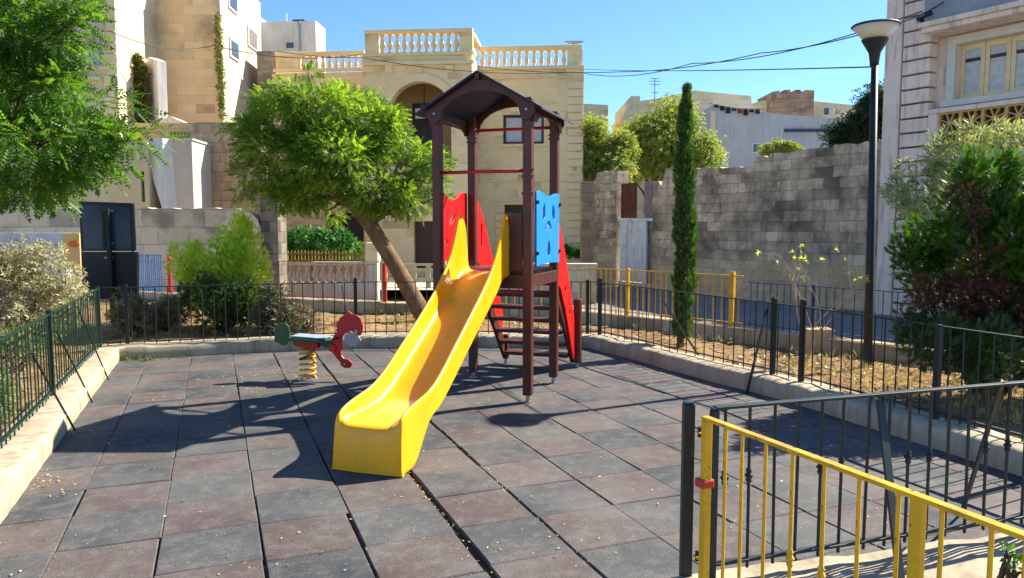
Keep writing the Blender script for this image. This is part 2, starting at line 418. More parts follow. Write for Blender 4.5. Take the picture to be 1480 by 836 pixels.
# playground base dirt, tiles
flat('playground_base', [(p[0], p[1]) for p in offset(KP, .1)] + [(4.8, .3), (-1.6, .3)], -.03, M_dirt)
def inside(p, poly):
    c = False; n = len(poly)
    for i in range(n):
        a, b = poly[i], poly[(i+1) % n]
        if (a[1] > p[1]) != (b[1] > p[1]) and p[0] < (b[0]-a[0]) * (p[1]-a[1]) / (b[1]-a[1]) + a[0]: c = not c
    return c
GA = R(21.5); gf = Vector((-math.sin(GA), math.cos(GA))); gr = Vector((math.cos(GA), math.sin(GA))); g0 = G(233, 774.5).to_2d()
def tilemat(name, c1, c2):
    m, nt, b = nmat(name)
    at = N(nt, 'ShaderNodeAttribute', attribute_name='tint')
    tc = N(nt, 'ShaderNodeTexCoord').outputs['Object']
    big = noise(nt, tc, 1.3, 5, .6); mid = noise(nt, tc, 9, 5, .65); gran = noise(nt, tc, 150, 2, .5)
    vor = N(nt, 'ShaderNodeTexVoronoi'); vor.inputs['Scale'].default_value = 210; nt.links.new(tc, vor.inputs['Vector'])
    col = mix(nt, at.outputs['Fac'], c1, c2)
    dust = lin(112, 107, 101)
    col = mix(nt, ramp(nt, big, [(.34, 0.0), (.7, .6)]), col, dust)
    col = mix(nt, ramp(nt, mid, [(.48, 0.0), (.72, .55)]), col, dust)
    col = mix(nt, .55, col, mix(nt, vor.outputs['Color'], (.12, .12, .12), (.88, .88, .88)), 'OVERLAY')
    sp = noise(nt, tc, 42, 2, .5)
    col = mix(nt, ramp(nt, sp, [(.72, 0.0), (.76, .6)]), col, lin(205, 198, 180))
    nt.links.new(col, b.inputs['Base Color']); b.inputs['Roughness'].default_value = .8; b.inputs['Specular IOR Level'].default_value = .35
    bump(nt, b, gran, .55, .004)
    return m
M_tg = tilemat('grey_rubber', lin(46, 51, 54), lin(58, 62, 64))
M_tb = tilemat('brown_rubber', lin(70, 57, 55), lin(80, 68, 65))
tiles = MB(); poly = offset(KP, .2) + [(4.6, .5), (-1.4, .5)]
for i in range(-9, 22):
    # each row of tiles has crept a little along its own line, and some joints have opened
    colshift = RNG.normal(0, .012) + {1: -.03, 2: -.045, 3: .03}.get(i, 0)
    gap = {2: .004, 3: .017, 4: .006}.get(i, .001)
    for j in range(-8, 20):
        s = .5
        jx = RNG.normal(0, .004); jy = RNG.normal(0, .003)
        x0, x1 = i * s + gap + jx, (i + 1) * s - .002 + jx; y0, y1 = j * s + .002 + colshift + jy, (j + 1) * s - .002 + colshift + jy
        if i == 3 and j < 3: x0 += .02
        if i == 1 and j < 0: x1 -= .02
        cx, cy = (x0 + x1) / 2, (y0 + y1) / 2
        c = g0 + gr * cx + gf * cy
        if not inside(c, poly): continue
        rot = RNG.normal(0, .004); dz = [RNG.normal(0, .0022) for _ in range(4)]
        tiles.cur = 0 if (i + j) % 2 else 1; tiles.tv = float(np.clip(RNG.normal(.5, .3), 0.01, 1))
        ch = .006; vs_ = []
        for ring, (ins, z) in enumerate(((0, -.03), (0, -.006), (ch, 0))):
            for k, (a, b) in enumerate(((x0+ins, y0+ins), (x1-ins, y0+ins), (x1-ins, y1-ins), (x0+ins, y1-ins))):
                a2 = cx + (a-cx) * math.cos(rot) - (b-cy) * math.sin(rot); b2 = cy + (a-cx) * math.sin(rot) + (b-cy) * math.cos(rot)
                q = g0 + gr * a2 + gf * b2; vs_.append((q.x, q.y, z + dz[k]))
        tiles.add(vs_, [(8, 9, 10, 11)] + [(4+k, 4+(k+1) % 4, 8+(k+1) % 4, 8+k) for k in range(4)] + [(k, (k+1) % 4, 4+(k+1) % 4, 4+k) for k in range(4)])
tag(tiles.build('playground_floor', [M_tg, M_tb]), kind='structure')
# garden soil
M_soil = surf('dry_garden_soil', lin(166, 136, 96), lin(122, 98, 70), 2.2, .95, .9, .03, 26, streak=lin(120, 92, 62), spec=.1)
soil = MB(); outer = OW + [(9, 1), (4.5, 1)]; outer = offset(OW, .1) + [(9.5, 0), (-12, 0)]
inner = offset(KP, .2) + [(5.5, 0), (-2.4, 0)]
st = .16; xs = np.arange(-13.4, 9.5, st); ys = np.arange(1.2, 18, st); idx = {}
for x in xs:
    for y in ys:
        if inside((x + st/2, y + st/2), outer) and not inside((x + st/2, y + st/2), inner):
            q = []
            for a, b in ((x, y), (x+st, y), (x+st, y+st), (x, y+st)):
                k = (round(a / st), round(b / st))
                if k not in idx: idx[k] = len(soil.v); soil.v.append((a, b, .095 + .03 * math.sin(a * 1.9 + b) * math.sin(b * 1.3) + RNG.normal(0, .012)))
                q.append(idx[k])
            soil.f.append(tuple(q)); soil.mi.append(0); soil.tint.append(0)
tag(soil.build('garden_soil', M_soil, smooth=True), kind='structure')
flat('street', offset(OW, .13) + [(12, -4), (70, -4), (70, 80), (-60, 80), (-60, 18)], -.28, M_asph)
# ------------------------------------------------------------------ fences
def knob(m, z, r=.014): m.lathe([(.006, z-.035), (r, z-.02), (r*.7, z-.012), (r*1.35, z), (r*.7, z+.012), (r, z+.02), (.006, z+.035)], 8)
def fence(label, p0, p1, z0, z1, nb, mat, group=None, bar_r=.0065, rails=(0., 1.), posts=(), postmat=None, topw=.03, braces=(), cat='fence', name='railing_fence', lean=0, knobs=False, postr=.022, botz=.05, kf=.32, frame=False, panelcolor=None):
    p0 = Vector((p0[0], p0[1])); p1 = Vector((p1[0], p1[1])); L = (p1 - p0).length; ang = math.atan2(p1.y - p0.y, p1.x - p0.x)
    t = thing(name, label, cat, (p0.x, p0.y, z0), ang, group); H = z1 - z0
    t.rotation_euler = (lean, 0, ang)
    MB().bar((0, 0, H), (L, 0, H), topw, .012).build('top_rail', mat, t, bevel=.002)
    MB().bar((0, 0, botz), (L, 0, botz), topw * .85, .012).build('bottom_rail', mat, t, bevel=.002)
    b1 = MB(); b1.tube([(0, 0, .0), (0, 0, H - .006)], bar_r, 6); 
    if knobs: knob(b1, H * kf)
    me = b1.mesh('bar', mat)
    b2 = MB(); b2.tube([(0, 0, .0), (0, 0, H - .006)], bar_r, 6); me2 = b2.mesh('bar', mat)
    for k in range(nb):
        o = put(bpy.data.objects.new('bar', me if k % 4 < 2 else me2), t)
        o.location = ((k + .5) * L / nb + RNG.normal(0, .003), RNG.normal(0, .002), 0); o.rotation_euler = (RNG.normal(0, .006), RNG.normal(0, .008), 0)
    for s, up in posts:
        m = MB(); m.bar((s, 0, -.1), (s, 0, H + up), postr * 2, postr * 2); m.bar((s, 0, H + up), (s, 0, H + up + .012), postr * 1.7, postr * 1.7)
        m.build('post', postmat or mat, t, bevel=.003)
    for (s, zt, ds, dy, zb, w) in braces:
        MB().bar((s, 0, zt), (s + ds, dy, zb), w, .008, (1, 0, 0)).build('brace', mat, t, bevel=.001)
    return t
FL = offset(KP, .21)
GI = 'dark iron railings round the playground floor'
FT = .90
kz = KH
def seg(a, b): return FL[a], FL[b]
# left side: near and far panel, split at its post
def along(a, b, t): a = Vector(a); b = Vector(b); return tuple(a.lerp(b, t))
fence('dark green railing on the left kerb, nearest panel running out of the picture', FL[1], along(FL[1], FL[3], .49), kz, FT, 24, M_green, GI, posts=[(2.72, .03)], braces=[(2.0, .5, .05, -.27, -.17, .016)])
fence('dark green railing on the left kerb, far panel reaching the dark corner post', along(FL[1], FL[3], .50), FL[3], kz, FT, 25, M_green, GI, posts=[(2.74, .02)], braces=[(1.25, .66, .12, -.25, -.17, .014), (.12, .55, .1, -.25, -.17, .014)])
fence('black railing on the back kerb behind the red spring horse, left of the slide', FL[3], FL[5], kz - .02, FT, 24, M_black, GI, posts=[(.3, .03), (3.18, .05)], braces=[(3.0, .7, .1, -.34, -.17, .03)])
fence('black railing on the back kerb behind the play tower', FL[5], FL[7], kz - .02, FT, 22, M_black, GI, posts=[(3.05, .02)])
fence('black railing on the right kerb in front of the thin cypress', FL[7], along(FL[9], FL[10], .9), kz, FT, 23, M_black, GI, posts=[(.1, .05), (3.3, .05)], braces=[(1.5, .6, .3, .35, -.1, .025), (3.2, .66, .12, -.36, -.17, .03)])
fence('black railing on the right kerb in front of the lamp post and the conifer', along(FL[9], FL[10], .93), FL[11], kz, FT, 20, M_black, GI, posts=[(.04, .06), (1.55, 0)], knobs=False)
fence('black railing on the right kerb, nearest panel below the conifer', FL[11], FL[12], kz, FT, 22, M_black, GI, posts=[(.02, 0)], knobs=True)
# front fence with its bent braces
f0 = G(1033, 590, .95); f1 = G(1480, 553, .95); fv = (f1 - f0).normalized(); f2 = f1 + fv * .9
ffl = (f2 - f0).length
t = fence('black iron railing across the front with two slanting flat braces, behind the yellow gate', f0, f2, .27, .95, 22, M_black, 'dark iron railings at the playground entrance', bar_r=.007, knobs=True, postr=.015, posts=[(.0, -.01)], topw=.035, botz=.035, kf=.57)
def braceworld(t, a, b, w):
    bpy.context.view_layer.update(); mi = t.matrix_world.inverted(); MB().bar(mi @ a, mi @ b, w, .010, (0, 1, 0)).build('brace', M_black, t, bevel=.002)
braceworld(t, W(1272, 578, 3.22), G(1303, 850, .22), .042)
braceworld(t, W(1448, 556, 3.40), G(1390, 742, 0), .042)
gp = G(999, 582, .95)
p = thing('gate_post', 'square black-green post carrying the yellow gate, left end of the front railing', 'post', (gp.x - .01, gp.y, 0))
MB().bar((0, 0, 0), (0, 0, .945), .046, .046, (0, 1, 0)).build('post_shaft', M_black, p, bevel=.004)
MB().box((-.02, -.02, .946), (.02, .02, .956)).build('post_cap', M_bluegrey, p, bevel=.003)
# yellow gate
ga = G(1022, 605, .93); gb = G(1480, 775, .93); gd = (gb - ga).normalized(); gl = 1.62
gt = thing('yellow_gate', 'open yellow iron gate in the foreground, hung on the lone dark post', 'gate', (ga.x, ga.y, 0), math.atan2(gd.y, gd.x))
PG = Plane((ga.x, ga.y), math.atan2(gd.y, gd.x))
MB().bar((-.016, 0, .93), (gl, 0, .93), .032, .014).build('top_rail', M_yel, gt, bevel=.002)
MB().bar((0, 0, .13), (gl, 0, .13), .03, .014).build('bottom_rail', M_yel, gt, bevel=.002)
MB().bar((0, 0, .09), (0, 0, .922), .032, .032, (0, 1, 0)).build('stile', M_yel, gt, bevel=.003)
MB().bar((gl, 0, .09), (gl, 0, .922), .032, .032, (0, 1, 0)).build('stile', M_yel, gt, bevel=.003)
s_, _ = PG.sz(1324, 800)
MB().bar((s_, 0, .1), (s_, 0, .922), .04, .02, (0, 1, 0)).build('flat_bar', M_yel, gt, bevel=.002)
ks = [(1046, 0), (1070, 0), (1104, 0), (1143, 1), (1189, 1), (1240, 0), (1297, 0), (1361, 0), (1434, 0)]
for u, kk in ks + [(None, 0)] * 3:
    if u: s_, _ = PG.sz(u, 760); last = s_
    else: last += .085; s_ = last
    m = MB(); m.tube([(0, 0, .13), (0, 0, .924)], .0065, 8)
    if kk: knob(m, .56, .012)
    m.build('bar', M_yel, gt, loc=(s_, 0, 0))
for z in (.865, .36):
    o = MB().bar((0, 0, z), (-.055, .0, z), .028, .006).build('hinge', M_yel, gt, bevel=.001)
    MB().tube([(-.045, 0, z-.02), (-.045, 0, z+.02)], .008, 8).build('hinge_pin', M_black, o)
MB().box((-.035, -.03, .655), (.02, .03, .69)).build('latch', M_red, gt, bevel=.008)
# outer coloured fences on the low wall
OL = offset(OW, .13); GO = 'coloured railings standing on the low garden wall'
def at_u(u, extra=0):
    """point of the low wall line that a survey ray of column u meets"""
    d = (u - CX) / FPX
    for i in range(len(OL) - 1):
        a = Vector(OL[i]); b = Vector(OL[i+1]); fa_ = a.x - d * a.y; fb2 = b.x - d * b.y
        if fa_ * fb2 <= 0: return tuple(a.lerp(b, fa_ / (fa_ - fb2))), i
fence('faded blue railing on the low garden wall beside the navy notice board', at_u(110)[0], at_u(234)[0], .3, 1.08, 46, M_blue, GO, bar_r=.011, posts=[(1.72, .08)], braces=[(1.2, .75, .3, -.3, -.1, .02), (.3, .5, .3, -.03, .1, .05)], postr=.04)
fence('rusty red railing on the low garden wall beside the blue railing, bright red post', at_u(243)[0], OL[2], .3, 1.0, 20, M_orange, GO, posts=[(.03, .05)], postmat=M_red, postr=.03)
fence('rusty red railing on the low garden wall, right of the yellow-green shrub', OL[2], at_u(543)[0], .3, .98, 12, M_orange, GO, posts=[(1.52, .02)], postmat=M_red, postr=.03)
fence('yellow railing on the low garden wall seen behind the slide', at_u(640)[0], OL[4], .3, .98, 16, M_yel, GO, bar_r=.010)
fence('yellow railing on the low garden wall in front of the pale street door', OL[4], OL[5], .3, 1.0, 20, M_yel, GO, bar_r=.010, posts=[(.9, .02)], postr=.026)
fence('yellow railing on the low garden wall beside the cypress, ending at a thick yellow post', OL[5], at_u(1075)[0], .3, 1.0, 6, M_yel, GO, bar_r=.010, posts=[(.62, .04)], postr=.03)
fence('dark blue railing on the low garden wall left of the lamp post', at_u(1082)[0], at_u(1225)[0], .3, .92, 14, M_bluegrey, GO, posts=[(.95, .02)], postr=.024)
fence('dark blue railing on the low garden wall right of the lamp post', at_u(1228)[0], OL[8], .3, .92, 26, M_bluegrey, GO)
# ------------------------------------------------------------------ play tower
TA = R(-18.5); tw = .92; tl = G(763, 583)
A0 = Vector((-.72, 7.38)); tx = Vector((math.cos(TA), math.sin(TA))); ty = Vector((-math.sin(TA), math.cos(TA)))
tower = thing('play_tower', 'dark timber play tower with gabled roof, red and blue boards and a yellow slide', 'play tower', (A0.x, A0.y, 0), TA)
PM = surf('stained_post_timber', lin(92, 32, 12), lin(66, 24, 11), 7, .48, .25, .003, 60, streak=lin(48, 22, 16))
RED = surf('red_plastic', lin(236, 22, 18), lin(222, 18, 16), 3, .35, .05, .001, 90)
BLU = surf('blue_plastic', lin(38, 140, 222), lin(32, 128, 210), 3, .38, .05, .001, 90)
YEL = surf('yellow_moulded_plastic', lin(252, 174, 2), lin(248, 166, 2), 2, .3, .05, .002, 60, spec=.5, streak=lin(226, 160, 12), chips=lin(222, 160, 24))
NAVY = surf('navy_roof_board', lin(14, 30, 62), lin(12, 26, 50), 3, .6, .04, .001, 80)
pw = .088
post_me = None
for k, (x, y) in enumerate(((0, 0), (tw, 0), (0, tw), (tw, tw))):
    m = MB(); m.bar((0, 0, .07), (0, 0, 2.86), pw, pw, (0, 1, 0))
    o = m.build('post', PM, tower, bevel=.012, loc=(x, y, 0)); 
    f = MB(); f.tube([(0, 0, -.01), (0, 0, .075)], .022, 8); f.lathe([(.045, 0), (.045, .008)], 12); f.build('post_foot', M_steel, o)
    cap = MB()
    for z in ((2.62, 2.58) if k >= 2 else (2.2, 2.14, 1.98)):
        for sx in (-1, 1): cap.tube([(sx * .044, -.02, z), (sx * .058, -.02, z)], .011, 8)
    cap.build('bolt_cap', PM, o)
# gable boards with arched underside
zp, ze = 3.09, 2.74
def gable(y, dep, zp, ze, over=.085, arch=True):
    pts = [(-over, ze - .02), (-over, ze + .035), (tw/2, zp), (tw + over, ze + .035), (tw + over, ze - .02), (tw + over - .06, ze - .09), (tw - .03, ze - .09)]
    n = 12
    for i in range(n + 1):
        a = math.pi * i / n; pts.append((tw/2 + (tw/2 - .06) * math.cos(a), ze - .04 + .24 * math.sin(a)))
    pts += [(.03, ze - .09), (-over + .06, ze - .09)]
    m = MB(); m.prism(pts, (0, y, 0), (1, 0, 0), (0, 0, 1), (0, dep, 0)); return m
g1 = gable(-pw/2 - .028, .026, zp, ze).build('gable_board', M_wood, tower, bevel=.002)
bb = MB()
for x in (.0, tw): bb.tube([(x, -pw/2 - .028, ze+.005), (x, -pw/2 - .036, ze+.005)], .011, 10)
bb.build('gable_bolt', M_steel, g1)
g2 = gable(tw + pw/2 + .002, .026, zp, ze).build('gable_board', M_wood, tower, bevel=.002)
# arched eaves boards on the sides
for x in (-pw/2 - .027, tw + pw/2 + .002):
    pts = [(-.03, ze+.02), (tw + .03, ze+.02), (tw + .03, ze - .1)] + [(tw/2 + (tw/2 - .06) * math.cos(math.pi*i/10), ze - .1 + .085 * math.sin(math.pi*i/10)) for i in range(11)] + [(-.03, ze - .1)]
    MB().prism(pts, (x, 0, 0), (0, 1, 0), (0, 0, 1), (.025, 0, 0)).build('eaves_board', M_wood, tower, bevel=.002)
# roof sheets
ov = .14; eav = .17; sl_ = (zp - ze - .035) / (tw/2 + .085)
for sg in (-1, 1):
    x1 = tw/2 + sg * (tw/2 + eav); z1 = zp + .012 - sl_ * (tw/2 + eav)
    m = MB(); m.add([(tw/2, -ov, zp+.004), (x1, -ov, z1-.008), (x1, tw+ov, z1-.008), (tw/2, tw+ov, zp+.004), (tw/2, -ov, zp+.022), (x1, -ov, z1+.01), (x1, tw+ov, z1+.01), (tw/2, tw+ov, zp+.022)],
        [(0,1,2,3),(7,6,5,4),(0,4,5,1),(1,5,6,2),(2,6,7,3),(3,7,4,0)])
    r = m.build('roof_sheet', NAVY, tower); bm_fix(r)
MB().bar((tw/2, -ov+.01, zp - .03), (tw/2, tw+ov-.01, zp - .03), .04, .05).build('ridge_beam', M_wood, tower)
# grab rails
def rail(p, q, r=.017): return MB().tube([p, q], r, 10).build('grab_rail', RED_D, tower, smooth=True)
RED_D = surf('red_steel_tube', lin(178, 18, 22), lin(160, 16, 20), 3, .35, .05, .001, 90)
rail((.03, -.0, 2.19), (tw-.03, 0, 2.19)); rail((.03, tw, 2.70), (tw-.03, tw, 2.70))
rail((.03, tw+.06, 1.06), (tw-.03, tw+.06, 1.06)); rail((.03, tw+.06, .97), (tw-.03, tw+.06, .97))
# deck
DZ = 1.25
m = MB()
for k in range(6): m.box((.0, .02 + k * .15, DZ - .03), (tw, .02 + k * .15 + .142, DZ))
dk = m.build('deck', M_wood, tower, bevel=.004)
for y in (-.045, tw + .02): MB().box((.03, y, DZ - .16), (tw - .03, y + .03, DZ - .032)).build('deck_beam', M_wood, tower, bevel=.003)
for x in (-.045, tw + .015): MB().box((x, .03, DZ - .15), (x + .03, tw - .03, DZ - .032)).build('deck_beam', M_wood, tower, bevel=.003)
MB().box((tw - .21, -.04, DZ+.0), (tw - .05, -.015, DZ + .55)).build('filler_board', M_wood, tower, bevel=.006)
# side boards
def wavy(w, h, amp):
    n = 20; top = [(w * i / n, h + amp * (math.cos(2 * math.pi * i / n) * .5 - .5) + amp * .35 * math.sin(3 * math.pi * i / n)) for i in range(n + 1)]
    bot = [(w * i / n, amp * .5 * math.sin(math.pi * i / n)) for i in range(n, -1, -1)]
    return top + bot
def circ(x, y, rx, ry, n=12, rot=0): return [(x + rx * math.cos(a) * math.cos(rot) - ry * math.sin(a) * math.sin(rot), y + rx * math.cos(a) * math.sin(rot) + ry * math.sin(a) * math.cos(rot)) for a in (2 * math.pi * i / n for i in range(n))]
def drop(x, y, w, h, up=1): return [(x, y + up * h)] + [(x + w * math.cos(a) * (1 if math.sin(a) * up < 0 else .8), y + w * math.sin(a) * 1.1) for a in ([math.pi * (.15 - i / 10 * 1.3) for i in range(11)] if up > 0 else [math.pi * (-.15 + i / 10 * 1.3) for i in range(11)])]
def arc(x, y, r, t, a0, a1, n=9):
    return [(x + r * math.cos(a0 + (a1-a0) * i / n), y + r * math.sin(a0 + (a1-a0) * i / n)) for i in range(n+1)] + [(x + (r-t) * math.cos(a1 - (a1-a0) * i / n), y + (r-t) * math.sin(a1 - (a1-a0) * i / n)) for i in range(n+1)]
side_m = lambda x: Matrix(((0, 0, 1, x), (1, 0, 0, .055), (0, 1, 0, 1.30), (0, 0, 0, 1)))
bw_ = tw - .11 
bh_ = .72
def tear(x, y, w, h, tilt=0):
    q = []
    for i in range(14):
        a = 2 * math.pi * i / 14; r = math.sin(a); k = 1 - .55 * max(0, r)
        q.append((w * math.cos(a) * k, h * r))
    c_, s_ = math.cos(tilt), math.sin(tilt)
    return [(x + a * c_ - b * s_, y + a * s_ + b * c_) for a, b in q]
holes = [tear(bw_*.30, bh_*.72, .055, .085, -.3), tear(bw_*.72, bh_*.72, .055, .085, .3), arc(bw_*.5, bh_*.42, .13, .045, R(20), R(160)), tear(bw_*.52, bh_*.22, .06, .085, 0)]
b = plate_with_holes('blue_board', [(x, z) for x, z in wavy(bw_, bh_ - .02, .028)], holes, .018, BLU, tower, side_m(tw + pw/2 + .012) @ Matrix.Translation((0, 0, 0)))
bo = MB()
for y in (.0, bw_):
    for z in (.12, .6): bo.tube([(tw + pw/2 + .02, .055 + y + (.0 if y else .0), 1.30 + z), (tw + pw/2 + .045, .055 + y, 1.30 + z)], .018, 8)
bo.build('board_bolt', M_black, tower)
plate_with_holes('red_board', wavy(bw_, bh_, .06), [circ(bw_*.5, bh_*.62, .11, .03, 10, .6), circ(bw_*.3, bh_*.3, .04, .04)], .018, RED, tower, side_m(-pw/2 - .012))
# stair behind: two stringers, two posts, seven treads, red cheek boards
sx0, sx1 = .07, tw - .07; sy0, sy1 = tw + .05, tw + 1.0
for x in (sx0 - .035, sx1 + .035):
    MB().bar((x, sy0, 1.16), (x, sy1, .1), .04, .13, (0, 0, 1)).build('stringer', M_wood, tower, bevel=.004)
o = MB().bar((sx1 + .1, sy1 - .04, .06), (sx1 + .1, sy1 - .04, .82), pw, pw, (0, 1, 0)).build('stair_post', PM, tower, bevel=.014)
MB().tube([(sx1 + .1, sy1 - .04, -.01), (sx1 + .1, sy1 - .04, .07)], .02, 8).build('post_foot', M_steel, o)
o = MB().bar((sx0 - .02, sy1 - .04, .06), (sx0 - .02, sy1 - .04, .36), pw*.8, pw*.8, (0, 1, 0)).build('stair_post', PM, tower, bevel=.014)
MB().tube([(sx0 - .02, sy1 - .04, -.01), (sx0 - .02, sy1 - .04, .07)], .02, 8).build('post_foot', M_steel, o)
for k in range(7):
    z = .15 + k * .155; y = sy1 - .06 - (z - .1) / 1.06 * (sy1 - sy0)
    MB().box((sx0, y - .06, z - .02), (sx1, y + .11, z + .02)).build('tread', M_wood, tower, bevel=.004)
chk = [(0, .72), (.1, .74), (.2, .62), (.36, .42), (.46, .24), (.62, 0), (.78, -.3), (.92, -.62), (.9, -.84), (.8, -.86), (.62, -.55), (.4, -.22), (.2, .02), (.02, .1)]
def cheek(x, dz, holes): plate_with_holes('stair_board', chk, holes, .018, RED, tower, Matrix(((0, 0, 1, x), (1, 0, 0, sy0), (0, 1, 0, 1.2 + dz), (0, 0, 0, 1))))
cheek(sx0 - .07, 0.0, [[(.16, .25), (.22, .25), (.22, .5), (.16, .5)], circ(.5, -.15, .04, .04)])
cheek(sx1 + .07, -.22, [circ(.4, .0, .04, .04), circ(.6, -.28, .04, .04)])
nty = YEL.node_tree; _tc = N(nty, 'ShaderNodeTexCoord').outputs['Object']; _nr = noise(nty, scaled(nty, _tc, (14, 2, 2)), 3, 6, .7); nty.links.new(ramp(nty, _nr, [(.35, .22), (.7, .5)]), nty.nodes['Principled BSDF'].inputs['Roughness'])
# slide
def slide():
    # stations: distance in front of the posts, bed height, side height above the bed, half width
    S = [(-.03, 1.25, .42), (.02, 1.25, .50), (.07, 1.247, .54), (.13, 1.237, .50), (.21, 1.20, .37), (.31, 1.14, .27), (.42, 1.075, .215), (.57, .985, .185), (.76, .877, .17), (.95, .768, .165),
         (1.14, .66, .16), (1.33, .552, .16), (1.48, .468, .155), (1.60, .405, .15), (1.72, .362, .14), (1.84, .343, .125), (1.95, .334, .12), (2.08, .326, .11), (2.2, .32, .09), (2.26, .315, .06)]
    S = [(a, b, c, .206 + .018 * max(0, min(1, (a - 1.0) / .9))) for a, b, c in S]
    m = MB(); rings = []
    for i, (t, z, hs, hw) in enumerate(S):
        inc = math.atan2(S[max(i-1,0)][1] - S[min(i+1,len(S)-1)][1], S[min(i+1,len(S)-1)][0] - S[max(i-1,0)][0])
        fl = .0 if t < .3 else .012
        skirt = -.05 if t < 1.86 else -.05 - (z - .055) * min(1, (t - 1.86) / .22)
        if t >= 2.08: skirt = -z + .004
        half = [(hw*.0, 0), (hw*.45, .0), (hw*.78, .006), (hw*.9, .035), (hw*.955, max(hs*.5, .03)), (hw, hs), (hw + .012, hs + .012), (hw + .028, hs + .004), (hw + .034, hs - .02 if hs > .05 else hs-.012), (hw + .032, hs*.3 + skirt*.5), (hw + .032 + fl, skirt), (hw + .014 + fl, skirt - .0), (hw + .008, skirt * .6 - .02 if t < 2.0 else skirt*.9), (hw*.85, -.045 if t < 2.0 else -.05), (0, -.045 if t < 2.0 else -.05)]
        ring = [(x, dz) for x, dz in half] + [(-x, dz) for x, dz in half[-2:0:-1]]
        if t < .5: pass
        rings.append([(x, -t, z + dz) for x, dz in ring])
    n = len(rings[0]); vs = [v for r in rings for v in r]; fs = []
    for i in range(len(S) - 1):
        for k in range(n): fs.append((i*n+k, i*n+(k+1) % n, (i+1)*n+(k+1) % n, (i+1)*n+k))
    m.add(vs, fs)
    # closed rounded nose down to the ground
    e = rings[-1]; k0 = len(m.v)
    top = [e[i] for i in (10, 9, 8, 7, 6, 5, 4, 3, 2, 1, 0)] + [e[n - i] for i in (1, 2, 3, 4, 5, 6, 7, 8, 9, 10)]
    return m, rings, S, n
sm, rings, S, n = slide()
# nose: front apron dropping from the lip to the ground
last = len(S) - 1; base = last * n
topi = [base + k for k in list(range(10, 0, -1))] + [base] + [base + n - k for k in range(1, 11)]
prev = topi; L_ = [sm.v[i] for i in topi]
zf = [(.02, .90, 1.0), (.035, .62, 1.004), (.045, .3, 1.02), (.055, .02, 1.035)]
for dy, kz_, wx in zf:
    cur = []
    for (x, y, z) in L_:
        sm.v.append((x * wx, y - dy * (1 - .15 * abs(x) / .25), max(z * kz_, .004))); cur.append(len(sm.v) - 1)
    for k in range(len(cur) - 1): sm.f.append((prev[k], prev[k+1], cur[k+1], cur[k])); sm.mi.append(0); sm.tint.append(0)
    prev = cur
slo = sm.build('slide', YEL, tower, smooth=True, loc=(.505, -pw/2 - .0, 0)); bm_fix(slo)
ss = slo.modifiers.new('s', 'SUBSURF'); ss.levels = 2; ss.render_levels = 2
# ------------------------------------------------------------------ spring rider
rp = G(445, 549); rider = thing('spring_rider', 'red and green horse-headed spring rider on a yellow coil spring, left of the slide', 'spring rider', (rp.x, rp.y, 0), R(-6))
PR = Plane((rp.x, rp.y), R(-6))
def zt(px, py, off=0): return PR.sz(380 + px / 6.433, 430 + py / 6.433, off)
GRN = surf('green_hdpe_board', lin(34, 84, 50), lin(28, 72, 42), 4, .4, .08, .001, 90)
RDB = surf('dark_red_hdpe_board', lin(206, 26, 22), lin(186, 22, 20), 4, .4, .08, .001, 90)
GRY = surf('pale_grey_board', lin(176, 174, 172), lin(160, 158, 156), 4, .5, .08, .001, 90)
zs0, zs1 = .02, .33
pts = []; T_ = 5.2
for i in range(110):
    t_ = i / 109; pts.append((.082 * math.cos(2*math.pi*T_*t_), .082 * math.sin(2*math.pi*T_*t_), zs0 + (zs1 - zs0) * t_))
MB().tube(pts, .013, 8).build('spring', M_yel, rider, smooth=True)
MB().lathe([(.12, 0.0), (.12, .012), (.1, .02)], 16).build('base_plate', M_steel, rider)
MB().lathe([(.1, zs1), (.1, zs1+.012)], 16).build('top_plate', M_yel, rider)
def poly_z(pts): return [zt(*p) for p in pts]
def board(name, pts, y, th, mat, par=rider, bev=.006):
    P = poly_z(pts); return MB().prism(P, (0, y, 0), (1, 0, 0), (0, 0, 1), (0, th, 0)).build(name, mat, par, bevel=bev)
head = [(795,125),(832,155),(880,165),(908,190),(920,230),(932,265),(928,320),(905,357),(878,355),(850,335),(820,315),(790,320),(755,345),(742,380),(735,430),(745,460),(727,500),(732,540),(760,570),(800,580),(828,600),(830,635),(805,658),(755,655),(725,632),(718,600),(690,570),(655,525),(625,490),(615,460),(622,430),(640,390),(665,350),(688,318),(678,298),(692,285),(675,268),(690,250),(678,232),(705,220),(715,190),(738,178),(750,165),(765,165),(780,145)]
hd = board('head_board', head, -.012, .024, RDB)
board('cheek_board', [(800,315),(850,340),(880,360),(902,392),(905,412),(868,425),(850,462),(800,455),(752,425),(748,365)], .02, .018, GRY)
ex, ez = zt(870, 322); MB().tube([(ex, -.014, ez), (ex, -.022, ez)], .022, 16).build('eye', GRY, hd, bevel=.003)
ex, ez = zt(765, 615); MB().tube([(ex, -.014, ez), (ex, -.024, ez)], .014, 12).build('foot_bolt', M_steel, hd)
ex, ez = zt(650, 470); MB().lathe([(.0, -.01), (.038, -.01), (.044, 0), (.038, .01), (0, .01)], 20).build('red_knob', RED, hd, loc=(ex, -.022, ez)).rotation_euler = (math.pi/2, 0, 0)
xs_, zs_ = zt(430, 365); xa, za = zt(262, 372); xb, zb = zt(600, 395)
MB().prism([(xa, za - .02), (xb, zb - .02), (xb, zb + .012), (xa, za + .018)], (0, -.13, 0), (1, 0, 0), (0, 0, 1), (0, .26, 0)).build('seat', GRN, rider, bevel=.01)
x1_, z1_ = zt(300, 345); x2_, z2_ = zt(600, 368)
